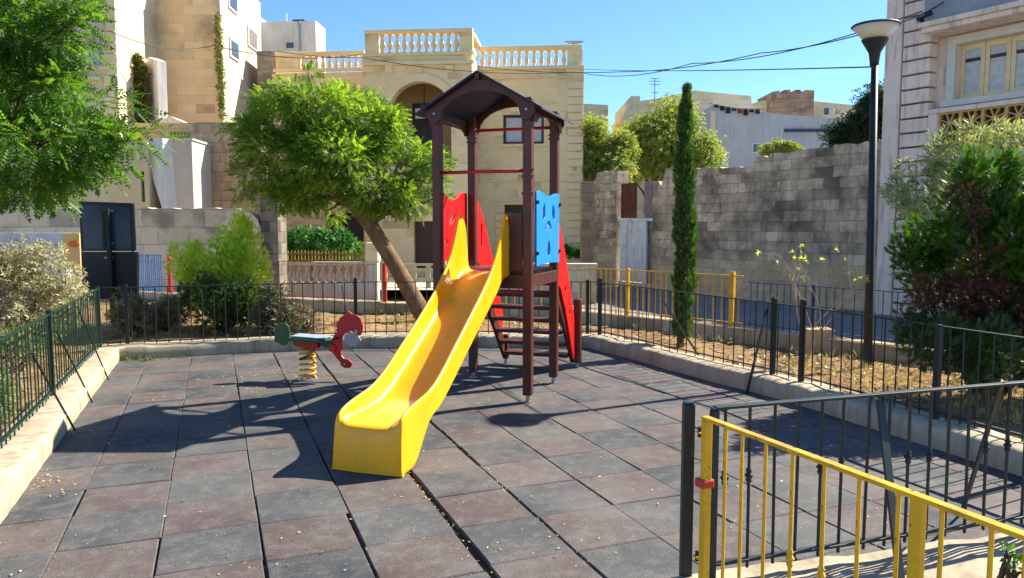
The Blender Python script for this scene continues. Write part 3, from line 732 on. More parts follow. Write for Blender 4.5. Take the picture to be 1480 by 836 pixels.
MB().prism([(x1_, z1_ - .012), (x2_, z2_ - .012), (x2_, z2_), (x1_, z1_)], (0, -.11, 0), (1, 0, 0), (0, 0, 1), (0, .22, 0)).build('seat_pad', surf('worn_blue_grey_pad', lin(150, 168, 180), lin(110, 130, 140), 30, .6), rider, bevel=.005)
tail = [(115 + 70, 240), (215, 245), (240, 265), (250, 300), (252, 345), (268, 385), (255, 405), (235, 415), (225, 440), (195, 450), (165, 440), (145, 420), (118, 415), (105, 400), (112, 375), (105, 350), (110, 300), (122, 265), (150, 248)]
board('tail_board', tail, -.012, .024, GRN)
for y in (-.075, .05): board('side_board', [(300,400),(320,388),(500,400),(528,420),(525,460),(500,486),(440,470),(330,445),(302,425)], y, .024, RED_D)
board('neck_board', [(530,385),(640,400),(650,455),(590,470),(540,440)], -.03, .06, GRN)
xh, zh = zt(700, 400); MB().tube([(xh, -.16, zh + .03), (xh - .01, 0, zh + .03), (xh, .16, zh + .03)], .012, 10).build('hand_bar', M_black, rider)
xh, zh = zt(770, 620)
MB().tube([(-.0, -.2, .26), (0, .2, .26)], .014, 10).build('foot_bar', M_black, rider)
# ------------------------------------------------------------------ street lamp
lp = Vector((4.03, 8.45, 0)); lamp = thing('street_lamp', 'tall dark green street lamp with a cream cone-shaped head, behind the right railing', 'street lamp', (lp.x, lp.y, .05))
lh = 3.72
MB().tube([(0, 0, -.05), (-.01, 0, 1.0), (-.05, 0, lh - .3)], [.05, .046, .036], 14).build('pole', M_black, lamp, smooth=True)
MB().lathe([(.075, 0), (.075, .03), (.058, .06), (.052, .3)], 14).build('base_collar', M_black, lamp)
hx = -.055
MB().lathe([(.045, lh-.34), (.05, lh-.28), (.062, lh-.2), (.13, lh-.08), (.142, lh-.06), (.12, lh-.055)], 24, (hx, 0, 0)).build('head_cup', M_black, lamp, smooth=True)
mcr, nt_, b_ = nmat('cream_diffuser'); b_.inputs['Base Color'].default_value = (*lin(214, 200, 168), 1); b_.inputs['Roughness'].default_value = .4; b_.inputs['Subsurface Weight'].default_value = .3
MB().lathe([(.13, lh-.056), (.15, lh-.02), (.235, lh+.075), (.225, lh+.078)], 28, (hx, 0, 0)).build('diffuser', mcr, lamp, smooth=True)
MB().lathe([(.245, lh+.078), (.252, lh+.088), (.24, lh+.1), (.12, lh+.118), (.0, lh+.122)], 28, (hx, 0, 0)).build('cap', M_bluegrey, lamp, smooth=True)
# ------------------------------------------------------------------ navy notice board
nb = thing('notice_board', 'tall navy double-panel notice board on a post, behind the left playground corner', 'notice board', (*G(160, 470, .12).to_2d(), .08), R(6))
Pn = Plane(nb.location[:2], R(6)); gl_m = surf('dark_blue_panel', lin(40, 66, 92), lin(34, 56, 80), 3, .25, .03, .001, 60)
NV = surf('navy_frame_paint', lin(12, 22, 44), lin(10, 18, 36), 5, .35, .05, .001, 100)
def qd(pts, y, th, name, mat, par=nb, bev=.004):
    P = [Pn.sz(u, v, y) for u, v in pts]; P = [(a, z - .08) for a, z in P]
    return MB().prism(P, (0, y, 0), (1, 0, 0), (0, 0, 1), (0, th, 0)).build(name, mat, par, bevel=bev)
up_ = qd([(114, 291), (192, 294), (195, 363), (117, 363)], .12, .07, 'upper_panel', NV)
qd([(118, 296), (187, 299), (190, 360), (121, 360)], .112, .012, 'panel_glass', gl_m, up_, .001)
qd([(117, 364.5), (197, 364.5), (198, 433), (119, 433)], .10, .10, 'lower_panel', NV)
s0, z0 = Pn.sz(156, 302); zt_ = z0 - .08
MB().bar((s0 - .0, .03, -.1), (s0 - .03, .03, zt_), .06, .06, (0, 1, 0)).build('steel_post', M_black, nb, bevel=.005)
for v in (305, 352, 373): 
    s_, z_ = Pn.sz(156, v); MB().bar((s_ - .09, .08, z_ - .08), (s_ + .05, .08, z_ - .08), .02, .03).build('clamp', M_steel, nb, bevel=.003)
s_, z_ = Pn.sz(150, 340); MB().box((s_ - .05, .06, z_ - .3), (s_ + .0, .1, z_ + .3)).build('lamp_tube', M_black, nb, bevel=.01)
# yellow panel with an orange oval behind it, pale block, sandstone block
yp = thing('yellow_sign', 'small weathered yellow sign with an orange oval, left of the navy notice board', 'sign', W(105, 400, 15.0), R(10))
Py = Plane(yp.location[:2], R(10)); zb = yp.location.z
s0, z1 = Py.sz(90, 337); s1, z0 = Py.sz(117, 390)
MB().box((s0, 0, z0 - zb), (s1, .05, z1 - zb)).build('panel_board', surf('faded_yellow_board', lin(226, 176, 76), lin(214, 196, 150), 6, .7), yp, bevel=.01)
s0, z1 = Py.sz(107, 353); ov_ = MB().lathe([(.0, 0), (.11, 0), (.1, .01), (0, .012)], 24).build('orange_oval', surf('orange_paint', lin(230, 120, 50)), yp, loc=(s0, -.002, z1 - zb)); ov_.rotation_euler = (math.pi/2, 0, 0); ov_.scale = (1, .62, 1)
MB().bar((.1, .08, -.9), (.1, .08, z1 - zb), .05, .05).build('panel_post', M_steel, yp)
bk = G(1180, 506, .12); tag(MB().box((-.17, -.14, 0), (.17, .14, .32)).build('sandstone_block', surf('sandstone', lin(206, 176, 128), lin(186, 156, 110), 8, .9, .5, .01), bevel=.015, loc=(bk.x, bk.y, .08)), 'squared yellow sandstone block standing on the soil left of the lamp post', 'stone block')
# ------------------------------------------------------------------ buildings
LIME = (lin(214, 190, 140), lin(204, 178, 128)); 
M_villa = blocks('villa_limestone', lin(240, 214, 164), lin(234, 207, 156), lin(214, 188, 140), .55, .27, stain=lin(178, 150, 104), amount=.15, patch=.6, bs=.15, msize=.004)
M_villa_trim = surf('villa_trim', lin(240, 216, 170), lin(228, 202, 152), 2, .85, .3, .004, 50, spec=.2)
M_dkwood = surf('dark_brown_joinery', lin(66, 38, 26), lin(50, 30, 22), 10, .5)
M_shade = surf('loggia_shade_brown', lin(184, 154, 110), lin(170, 140, 98), 2, .85)  # loggia ceiling and back: shade of the recess put into a darker colour
mg, nt_, b_ = nmat('window_glass'); b_.inputs['Base Color'].default_value = (.05, .06, .07, 1); b_.inputs['Roughness'].default_value = .06; b_.inputs['Specular IOR Level'].default_value = .8; M_glass = mg
M_curt = surf('pale_curtain', lin(196, 198, 196), lin(176, 178, 176), 12, .8)
bal_prof = [(.055, 0), (.055, .05), (.035, .07), (.03, .1), (.062, .22), (.066, .28), (.05, .38), (.028, .5), (.028, .54), (.04, .56), (.03, .58), (.05, .6), (.05, .65)]
def balusters(par, s0, s1, y, z0, z1, n, mat, wid=1.0):
    k = (z1 - z0) / .65
    me = MB().lathe([(r * wid, z * k) for r, z in bal_prof], 10).mesh('baluster', mat, True)
    for i in range(n):
        o = put(bpy.data.objects.new('baluster', me), par); o.location = (s0 + (i + .5) * (s1 - s0) / n, y, z0)
# villa
bp = W(683, 300, 25.0); villa = thing('villa', 'two-storey honey limestone villa with arched loggia and roof balustrades, behind the play tower', 'villa', (bp.x, bp.y, 0), R(-5))
PV = Plane((bp.x, bp.y), R(-5)); BK = 1.76
def vb(u0, v0, u1, v1, off, dep, front=None, m=None):
    s0, zt = PV.sz(u0, v0, off); s1, zb = PV.sz(u1, v1, off); y = off if front is None else front
    m = m or MB(); m.box((s0, y, zb), (s1, y + dep, zt)); return m
sl0 = PV.sz(398, 300, BK)[0]; sr1 = PV.sz(842.5, 300, BK)[0]; sb0 = PV.sz(527, 300)[0]; sb1 = 0.0
zroof = PV.sz(760, 100, BK)[1]; zbay = PV.sz(600, 82)[1]
def hole(u0, v0, u1, v1, off): s0, z1 = PV.sz(u0, v0, off); s1, z0 = PV.sz(u1, v1, off); return (s0, s1, z0, z1)
hs = [hole(727, 166, 786, 208, BK), hole(729, 296, 758, 372, BK), hole(470, 308, 526, 350, BK)]
MB().wall(sl0, sr1, -.5, zroof, BK, .35, hs).build('wall', M_villa, villa)
m = MB().box((sr1 - .35, BK + .351, -.2), (sr1, BK + 9, zroof)); m.box((sl0, BK + .351, -.2), (sl0 + .35, BK + 9, zroof)); m.box((sl0, BK+.36, zroof - .2), (sr1, BK + 9, zroof - .01)); m.build('side_wall', M_villa, villa)
# bay: lower wall with door, loggia opening with arch
zlog = PV.sz(600, 238)[1]; zspr = PV.sz(600, 163)[1]; a0 = PV.sz(563, 163)[0]; a1 = PV.sz(652, 163)[0]; za = PV.sz(607, 118)[1]
dh = hole(598, 320, 628, 392, 0)
MB().wall(sb0, sb1, -.2, zlog, 0, .35, [dh]).build('bay_wall', M_villa, villa)
pts = [(sb0, zlog), (sb0, zbay), (sb1, zbay), (sb1, zlog), (a1, zlog)] + [((a0+a1)/2 + (a1-a0)/2 * math.cos(math.pi*i/20), zspr + (za - zspr) * math.sin(math.pi*i/20)) for i in range(21)] + [(a0, zlog)]
MB().prism(pts, (0, 0, 0), (1, 0, 0), (0, 0, 1), (0, .35, 0)).build('loggia_wall', M_villa, villa)
for s in (sb0, sb1 - .3): MB().box((s, .351, -.2), (s + .3, BK - .002, zbay)).build('bay_side', M_villa, villa)
m = MB()
for i in range(20):
    aa, ab = math.pi*i/20, math.pi*(i+1)/20; c = (a0+a1)/2; r0, r1 = (a1-a0)/2, (a1-a0)/2 + .26; h0, h1 = za - zspr, za - zspr + .26
    q = [(c + r0*math.cos(aa), zspr + h0*math.sin(aa)), (c + r1*math.cos(aa), zspr + h1*math.sin(aa)), (c + r1*math.cos(ab), zspr + h1*math.sin(ab)), (c + r0*math.cos(ab), zspr + h0*math.sin(ab))]
    m.prism(q, (0, -.045, 0), (1, 0, 0), (0, 0, 1), (0, .044, 0))
m.build('arch_moulding', M_villa_trim, villa)
MB().box((sb0 + .3, .36, zlog - .15), (sb1 - .3, BK - .01, zlog)).build('loggia_floor', M_villa_trim, villa)
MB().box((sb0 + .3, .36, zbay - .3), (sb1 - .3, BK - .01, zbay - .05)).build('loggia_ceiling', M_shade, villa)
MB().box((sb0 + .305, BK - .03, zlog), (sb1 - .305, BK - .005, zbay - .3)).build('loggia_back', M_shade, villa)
s0, z1 = PV.sz(596, 150, BK - .1); s1, _ = PV.sz(627, 150, BK - .1)
d = MB().box((s0, BK - .08, zlog), (s1, BK - .04, z1)).build('loggia_door', M_dkwood, villa, bevel=.01)
s0, z1 = PV.sz(600, 157, .8); s1, z0 = PV.sz(650, 171, .8)
MB().box((s0, .8, z0), (s1, .86, z1)).build('loggia_blind', M_curt, villa)
s0, z1 = PV.sz(613, 121, .3); _, z0 = PV.sz(613, 145, .3)
ln = MB().tube([(s0, .3, z1 + .1), (s0, .3, z0)], .012, 6).build('lantern_rod', M_black, villa)
MB().lathe([(.02, .0), (.09, -.5), (.16, -.16), (.14, -.18), (.1, -.42), (.02, -.46)], 8, (s0, .3, z0)).build('lantern', M_black, villa)
MB().box((dh[0], .2, dh[2] - .2), (dh[1], .25, dh[3])).build('front_door', M_dkwood, villa)
def moulding(u0, u1, v, off, h=.12, out=.1, name='cornice'):
    s0, z = PV.sz(u0, v, off); s1, _ = PV.sz(u1, v, off); MB().box((s0 - out*.5, off - out, z - h/2), (s1 + out*.5, off - .002, z + h/2)).build(name, M_villa_trim, villa, bevel=.02)
moulding(527, 683, 93, 0, .12, .12); moulding(527, 683, 80, 0, .1, .07)
moulding(690, 842, 100, BK, .12, .1); moulding(690, 842, 114, BK, .05, .05)
moulding(690, 820, 262, BK, .06, .04, 'string_course'); moulding(398, 527, 103, BK, .12, .1)
for u in (562, 606, 650):
    vb(u - 5, 95, u + 5, 106, 0, .06, -.06).build('bracket', M_villa_trim, villa)
# parapets
def parapet(u0, u1, vt, vr, vb0, off, piers, nb_, wid=1.0, side=False, mat=M_villa_trim):
    s0, z1 = PV.sz(u0, vt, off); s1, _ = PV.sz(u1, vt, off); z1r = PV.sz(u0, vr, off)[1]; zb = PV.sz(u0, vb0, off)[1]
    MB().box((s0, off - .06, z1r), (s1, off + .26, z1)).build('coping', mat, villa, bevel=.02)
    edges = []
    for a, b in piers:
        p0 = PV.sz(a, vt, off)[0]; p1 = PV.sz(b, vt, off)[0]; edges += [(p0, p1)]
        MB().box((p0, off - .0, zb), (p1, off + .24, z1r - .003)).build('pier', M_villa, villa)
    cur = s0
    segs_ = []
    for p0, p1 in sorted(edges):
        if p0 - cur > .3: segs_.append((cur, p0))
        cur = max(cur, p1)
    if s1 - cur > .3: segs_.append((cur, s1))
    for a, b in segs_: balusters(villa, a, b, off + .12, zb, z1r, nb_, mat, wid)
    return zb, z1, z1r
parapet(527, 683, 44, 50, 78, 0, [(527, 546), (663.5, 683)], 11, 1.55)
parapet(691, 842, 68, 75, 99, BK, [(820, 842)], 12, 1.4)
parapet(398, 527, 76, 82, 104, BK, [(398, 432)], 10, 1.4)
# the bay parapet returns along its right side
_, z1 = PV.sz(683, 44); _, z1r = PV.sz(683, 50); _, zb = PV.sz(683, 78)
MB().box((-.26, .261, z1r), (.06, BK + .1, z1)).build('coping', M_villa_trim, villa, bevel=.02)
k = (z1r - zb) / .65; me = MB().lathe([(r * 1.5, z * k) for r, z in bal_prof], 10).mesh('baluster', M_villa_trim, True)
for i in range(5): o = put(bpy.data.objects.new('baluster', me), villa); o.location = (-.12, .45 + i * .3, zb)
MB().box((sb0 + .01, .01, zbay - .1), (-.01, BK + .05, zb - .002)).build('bay_roof', M_villa, villa)
MB().box((sb0, 0, zb - .001 - (zb - zbay) - .0), (sb1, .26, zb)).build('parapet_base', M_villa, villa) if zb > zbay + .01 else None
# windows
def window(h, off, par, cols=2, deep=.22, frame=M_dkwood, pane=M_curt, fw=.06, sill=True):
    s0, s1, z0, z1 = h
    m = MB(); m.box((s0, off + deep, z0), (s0 + fw, off + deep + .06, z1)); m.box((s1 - fw, off + deep, z0), (s1, off + deep + .06, z1))
    m.box((s0 + fw, off + deep, z1 - fw), (s1 - fw, off + deep + .06, z1)); m.box((s0 + fw, off + deep, z0), (s1 - fw, off + deep + .06, z0 + fw))
    for k in range(1, cols): c = s0 + (s1 - s0) * k / cols; m.box((c - fw*.7, off + deep - .005, z0 + fw), (c + fw*.7, off + deep + .055, z1 - fw))
    w = m.build('window', frame, par)
    MB().box((s0 + fw, off + deep + .03, z0 + fw), (s1 - fw, off + deep + .04, z1 - fw)).build('pane', pane, w)
    if sill: MB().box((s0 - .12, off - .08, z0 - .1), (s1 + .12, off - .002, z0 - .003)).build('sill', M_villa_trim, w, bevel=.01)
    return w
window(hs[0], BK, villa, 2, .14, M_dkwood, M_curt, .09)
window(hs[1], BK, villa, 2, .2, M_dkwood, M_glass, .08); window(hs[2], BK, villa, 2, .2, M_dkwood, M_glass, .08)
moulding(778, 802, 150, BK, .05, .05, 'hood'); moulding(713, 758, 290, BK, .07, .06, 'hood'); moulding(470, 530, 303, BK, .08, .07, 'hood')
# grooved quoin pilasters
def quoins(u0, u1, v0, v1, off, n, out=.05):
    s0, zt = PV.sz(u0, v0, off); s1, zb = PV.sz(u1, v1, off); m = MB(); h = (zt - zb) / n
    for i in range(n): m.box((s0, off - out, zb + i*h + .02), (s1, off - .002, zb + (i+1)*h - .02))
    return m.build('quoins', M_villa_trim, villa, bevel=.012)
quoins(821, 841, 118, 385, BK, 24); quoins(403, 425, 305, 380, BK, 7); quoins(440, 466, 305, 380, BK, 7); quoins(716, 727, 298, 372, BK, 7); quoins(690, 700, 118, 255, BK, 14, .03)
s0, z0 = PV.sz(806, 373, BK); s1, z1 = PV.sz(850, 365, BK)
MB().box((s0, BK - .5, z0 - .12), (s1, BK - .05, z0)).build('flower_ledge', M_villa_trim, villa)
m = MB()
for i in range(9): m.box((s0 + i * .1, BK - .5, z0), (s0 + i * .1 + .03, BK - .47, z1))
m.box((s0, BK - .5, z1), (s1, BK - .46, z1 + .03)); m.build('ledge_railing', M_yel, villa)
flat('forecourt', [(-9.5, 19.7), (2.2, 19.7), (2.6, 27), (-10, 27)], .02, M_pave); flat('back_yard_bounce', [(-30, 18.8), (-9.6, 18.8), (-9.6, 26), (-30, 26)], .015, M_pave)  # hidden ground paved pale, added to bounce sunlight onto the shaded house fronts
# garden wall in front of the villa, with balustrade and ironwork
gp0 = W(545, 400, 19.3); gw = thing('garden_balustrade', 'pale garden wall with balusters and gilt iron rail in front of the villa', 'balustrade', (gp0.x, gp0.y, 0), R(-3))
PW = Plane((gp0.x, gp0.y), R(-3)); M_pale = surf('pale_wall_render', lin(208, 196, 178), lin(190, 176, 156), 2, .9, .3, .005, 60, streak=lin(160, 146, 124))
def wz(u, v, off=0): return PW.sz(u, v, off)
s0, zt_ = wz(400, 379); s1, zr = wz(545, 384); _, zb = wz(500, 409); sA = wz(232, 400)[0]
MB().box((sA, -.02, zr), (s1, .3, zt_)).build('coping', M_pale, gw, bevel=.015)
MB().box((s0, 0, -.5), (s1, .28, zb)).build('wall_base', M_pale, gw)
MB().box((sA, 0, -.5), (s0 - .002, .28, zr - .002)).build('wall_solid', M_pale, gw)
MB().box((s1 - .28, .0, zb + .001), (s1, .28, zr - .002)).build('pier', M_pale, gw); MB().box((s1 - .3, -.03, zt_ + .001), (s1 + .03, .31, zt_ + .5)).build('gate_pier', M_villa, gw, bevel=.02)
balusters(gw, s0, s1 - .3, .14, zb, zr, 11, M_pale, 1.3)
zq = wz(500, 366)[1]; zq0 = wz(500, 377)[1]
m = MB(); m.box((sA, .1, zq - .03), (s1 - .35, .15, zq)); m.box((sA, .1, zq0 - .01), (s1 - .35, .15, zq0 + .02))
for k in range(60): x = sA + (s1 - .35 - sA) * (k + .5) / 60; m.box((x - .01, .11, zq0), (x + .01, .14, zq + .06))
m.build('iron_rail', surf('gilt_iron', lin(176, 132, 62), lin(120, 84, 44), 10, .5), gw)
# cream gate in the garden wall
s0, zt_ = wz(556, 381); s1, zb_ = wz(640, 424)
gg = thing('garden_gate', 'cream iron gate with square openings in front of the villa door', 'gate', (*(PW.p + PW.x * s0), 0), R(-3)); w_ = s1 - s0
M_cream = surf('cream_paint', lin(222, 196, 140), lin(206, 180, 126), 6, .5)
m = MB(); hz = zt_
MB().wall(0, w_, .1, hz, 0, .04, [(w_*a + .06, w_*b - .06, z0_, z1_) for a, b in ((0, .25), (.25, .5), (.5, .75), (.75, 1)) for z0_, z1_ in ((.12, .28), (.36, hz*.72 ), (hz*.72+.08, hz - .06))]).build('gate_leaf', M_cream, gg)
MB().box((-.09, -.04, -.5), (-.01, .08, hz + .15)).build('gate_post', M_cream, gg, bevel=.01); MB().box((w_ + .01, -.04, -.5), (w_ + .09, .08, hz + .15)).build('gate_post', M_cream, gg, bevel=.01)
s0 = wz(650, 380)[0]; s1, zt2 = wz(862, 386)
g2_ = thing('forecourt_wall', 'low pale stone forecourt wall in front of the villa, right of the play tower', 'wall', (*(PW.p + PW.x * s0), 0), R(-3)); Lw = s1 - s0
MB().box((0, 0, -.5), (Lw, .3, zt2)).build('wall', blocks('forecourt_stone', lin(206, 192, 166), lin(190, 176, 150), lin(150, 136, 112), .6, .3, stain=lin(140, 124, 100), amount=.4), g2_)
MB().box((-.02, -.04, zt2 + .001), (Lw + .02, .34, zt2 + .08)).build('coping', M_pale, g2_, bevel=.015)
# ---------------------------------------------------------------- old stone wall along the street, right
PS = Plane(G(1276, 453, -.28).to_2d(), R(-57.7))
M_old = blocks('old_rubble_limestone', lin(236, 212, 178), lin(190, 168, 138), lin(184, 164, 134), .46, .26, stain=lin(92, 82, 72), amount=.66, patch=.8, bs=.9, msize=.012, band=(.75, 1.35, lin(224, 194, 148)))
ow = thing('old_stone_wall', 'high weathered stone wall with blackened blocks and stepped top, right of the cypress', 'wall', (PS.p.x, PS.p.y, 0), R(-57.7))
def pz(u, v, off=0): return PS.sz(u, v, off)
top = [(944, 262), (952, 262), (952, 268), (958, 268), (958, 256), (963, 256), (963, 244), (1020, 243), (1088, 242), (1089, 227), (1112, 226), (1113, 222), (1150, 220), (1151, 217), (1200, 213), (1201, 210), (1245, 207), (1262, 206)]
P = [pz(u, v) for u, v in top]; P[-1] = (-.16, P[-1][1]); 
def rough_prism(P, zb, dep, name, mat, par):
    """stone wall face with small relief: fine grid under a stepped top"""
    m = MB(); xs = [P[0][0]]
    x = P[0][0]
    while x < P[-1][0] - .01: x += .115; xs.append(min(x, P[-1][0]))
    def topz(x):
        z = P[0][1]
        for a, b in zip(P, P[1:]):
            if a[0] <= x <= b[0] and b[0] > a[0]: return a[1] + (b[1] - a[1]) * (x - a[0]) / (b[0] - a[0])
        return P[-1][1]
    H = 26; rows = []
    for x in xs:
        t = topz(x) + RNG.normal(0, .012); rows.append([(x, RNG.normal(0, .013), zb + (t - zb) * j / H) for j in range(H + 1)])
    n = H + 1; vs = [v for r in rows for v in r]; fs = [(i*n+j, (i+1)*n+j, (i+1)*n+j+1, i*n+j+1) for i in range(len(xs)-1) for j in range(H)]
    k0 = len(vs); 
    for r in rows: vs += [(r[-1][0], dep, r[-1][2]), (r[0][0], dep, zb)]
    for i in range(len(xs) - 1):
        fs.append((i*n+H, (i+1)*n+H, k0+2*(i+1), k0+2*i)); fs.append((k0+2*i, k0+2*(i+1), k0+2*(i+1)+1, k0+2*i+1))
    fs.append(tuple([j for j in range(n)]) [::-1] + (k0+1, k0)[::1]) if False else None
    # ends
    fs.append(tuple([n-1-j for j in range(n)]) + (k0+1, k0)); e = len(xs)-1
    fs.append(tuple([e*n+j for j in range(n)]) + (k0+2*e, k0+2*e+1))
    m.add(vs, fs); o = m.build(name, mat, par); bm_fix(o); 
    # keep metric uvs
    return o
rough_prism(P, -.5, .5, 'wall', M_old, ow)
P2 = [pz(u, v) for u, v in ((857, 262), (861, 262), (862, 249), (892, 247))]
rough_prism(P2, -.5, .5, 'wall_pier', M_old, ow)
d0 = P2[-1][0]; d1 = P[0][0]; dw = d1 - d0
# the door and the sheets that fill the opening
rd = thing('street_door', 'old pale blue-white plank door with rusty and corrugated sheets above, in the old stone wall', 'door', (*(PS.p + PS.x * d0), 0), R(-57.7))
zd = pz(915, 320)[1]; zt3 = pz(915, 264)[1]; sp = pz(928, 350)[0] - d0; s9 = pz(889, 300)[0] - d0; sg_ = pz(915, 290)[0] - d0
M_door = surf('flaking_white_door', lin(232, 238, 240), lin(206, 214, 214), 8, .7, .3, .004, 80, streak=lin(160, 154, 140))
MB().box((.06, .1, zd - 1.95), (sp - .02, .14, zd)).build('door_leaf', M_door, rd, bevel=.008)
MB().box((.14, .09, zd - 1.85), (sp - .1, .099, zd - 1.05)).build('door_panel', M_door, rd, bevel=.004); MB().box((.14, .09, zd - .95), (sp - .1, .099, zd - .1)).build('door_panel', M_door, rd, bevel=.004)
MB().box((sp, .06, -.4), (sp + .12, .13, zd + .03)).build('door_frame', M_door, rd); MB().box((0, .06, zd + .001), (dw, .13, zd + .09)).build('lintel', M_door, rd)
MB().box((.12, .0, -.5), (dw - .02, .4, zd - 1.96)).build('step', M_pale, rd, bevel=.01)
m = MB(); n_ = 30
corr = [(sp - .15 + (dw - sp + .15) * i / n_, .2 + .022 * math.sin(i * 1.6)) for i in range(n_ + 1)]
m.add([(x, y, -.4) for x, y in corr] + [(x, y, zt3 + .02) for x, y in corr], [(i, i+1, n_+2+i, n_+1+i) for i in range(n_)])
cs = m.build('corrugated_sheet', surf('grey_corrugated', lin(168, 156, 140), lin(128, 116, 104), 5, .6, .2, .003, 80), rd); cs.modifiers.new('so', 'SOLIDIFY').thickness = .004
MB().box((.02, .16, zd + .1), (sg_, .17, zt3)).build('rusty_sheet', surf('rust', lin(112, 62, 38), lin(84, 48, 34), 6, .9, .5, .004, 50, streak=lin(60, 38, 30)), rd)
MB().box((sp - .04, .088, zd - 1.03), (sp - .01, .098, zd - .98)).build('lock', M_bluegrey, rd)
# ---------------------------------------------------------------- right building
rb = thing('corner_house', 'grey-pink town house with wooden window and pierced balcony blocks, right edge', 'house', (PS.p.x, PS.p.y, 0), R(-57.7))
M_rb = blocks('pinkish_limestone', lin(232, 208, 190), lin(222, 198, 180), lin(190, 168, 150), 1.1, .42, stain=lin(156, 138, 122), amount=.25, patch=.7, bs=.3, msize=.004)
M_rbt = surf('pinkish_trim', lin(236, 214, 196), lin(222, 200, 182), 1.5, .88, .3, .004, 60, streak=lin(166, 150, 136))
FO = -.25
def rz_(u, v, off=FO): return PS.sz(u, v, off)
e0 = rz_(1281, 0)[0]; w0 = rz_(1386, 100, FO + .45)
rs = rz_(1352, 100)[0]
wo = FO + .30
wh = (rz_(1383, 100, wo)[0], rz_(1383, 100, wo)[0] + 1.92, rz_(1400, 143, wo)[1], rz_(1400, 62, wo)[1])
MB().wall(e0, 4.3, -.5, 7.4, wo, .3, [wh]).build('wall', M_rb, rb)
MB().box((e0, wo + .31, -.5), (4.3, wo + 6, 7.3)).build('house_body', M_rb, rb)
MB().box((e0, FO + .02, -.5), (rz_(1301, 100)[0], wo - .002, 7.5)).build('corner_pilaster', M_rbt, rb, bevel=.02)
# rusticated strip: one slab per course
c0, c1 = rz_(1304, 100)[0], rz_(1344, 100)[0]
m = MB(); zc = -.3
while zc < 7.1: m.box((c0, FO, zc + .018), (c1, wo - .003, zc + .285)); zc += .305
m.build('rustication', M_rbt, rb, bevel=.015)
_, zb1 = rz_(1352, 225, FO); _, zb2 = rz_(1352, 165, FO)
# apron with pierced blocks
MB().box((c1 + .01, FO - .02, zb2 + .005), (4.3, wo - .002, zb2 + .1)).build('balcony_coping', M_rbt, rb, bevel=.01)
MB().box((c1 + .01, FO - .0, zb1 - .14), (4.3, wo - .002, zb1)).build('balcony_base', M_rbt, rb, bevel=.01)
MB().box((c1 + .01, FO, zb1 + .001), (c1 + .22, wo - .002, zb2)).build('balcony_pier', M_rbt, rb)
M_ter = surf('yellow_terracotta', lin(206, 168, 104), lin(186, 146, 88), 6, .85)
bs_ = (zb2 - zb1) / 2
blk = MB(); e = .03; hh = bs_ / 2
blk.wall(-hh, hh, 0, bs_, 0, .09, [(-hh + e, hh - e, e, bs_ - e)])
for a in range(8):
    t_ = math.pi * a / 4 + .39; r0_, r1_ = .035, hh * (.98 if a % 1 == 0 else .8)
    rr = min(hh / max(abs(math.cos(t_)), abs(math.sin(t_))), r1_ * 1.3) - .015
    blk.bar((r0_ * math.cos(t_), .045, hh + r0_ * math.sin(t_)), (rr * math.cos(t_), .045, hh + rr * math.sin(t_)), .08, .02, (0, 1, 0)) if False else blk.bar((r0_ * math.cos(t_), .045, hh + r0_ * math.sin(t_)), (rr * math.cos(t_), .045, hh + rr * math.sin(t_)), .022, .07, (0, 1, 0))
blk.tube([(0, .01, hh), (0, .08, hh)], .05, 12)
bme = blk.mesh('pierced_block', M_ter); x = c1 + .22 + bs_/2
while x < 4.2:
    for r_ in (0, 1):
        o = put(bpy.data.objects.new('pierced_block', bme), rb); o.location = (x, FO + .02, zb1 + r_ * bs_ )
    x += bs_
MB().box((c1 + .23, FO + .2, zb1 + .001), (4.28, FO + .22, zb2)).build('balcony_back', surf('brown_dark', lin(110, 74, 44)), rb)
# window surround, sashes
M_wf = surf('pale_surround', lin(214, 208, 196), lin(200, 192, 180), 3, .8)
s0, s1, z0, z1 = wh
MB().wall(s0 - .16, s1 + .16, z0 - .0, z1 + .16, wo - .09, .088, [(s0, s1, z0 - 1, z1)]).build('window_surround', M_wf, rb, bevel=.006)
MB().box((s0 - .22, wo - .17, z0 - .13), (s1 + .22, wo - .003, z0 - .004)).build('window_sill', M_wf, rb, bevel=.008)
M_sash = surf('yellow_ochre_sash', lin(228, 206, 156), lin(212, 188, 138), 8, .55)
MB().box((s0 + .02, wo + .24, z0 + .02), (s1 - .02, wo + .25, z1 - .02)).build('curtain', M_curt, rb)
nw = 4; ww = (s1 - s0) / nw
for k in range(nw):
    a = s0 + k * ww; w_o = MB().wall(a + .005, a + ww - .005, z0 + .005, z1 - .005, wo + .13, .06, [(a + .085, a + ww - .085, z0 + .12, z1 - .12)]).build('window', M_sash, rb, bevel=.005)
    MB().box((a + .086, wo + .16, z0 + .121), (a + ww - .086, wo + .168, z1 - .121)).build('pane', mg2 if 'mg2' in globals() else M_curt, w_o)
    MB().box((a + .086, wo + .150, z1 - .36), (a + ww - .086, wo + .158, z1 - .29)).build('blind_rail', M_dkwood, w_o)
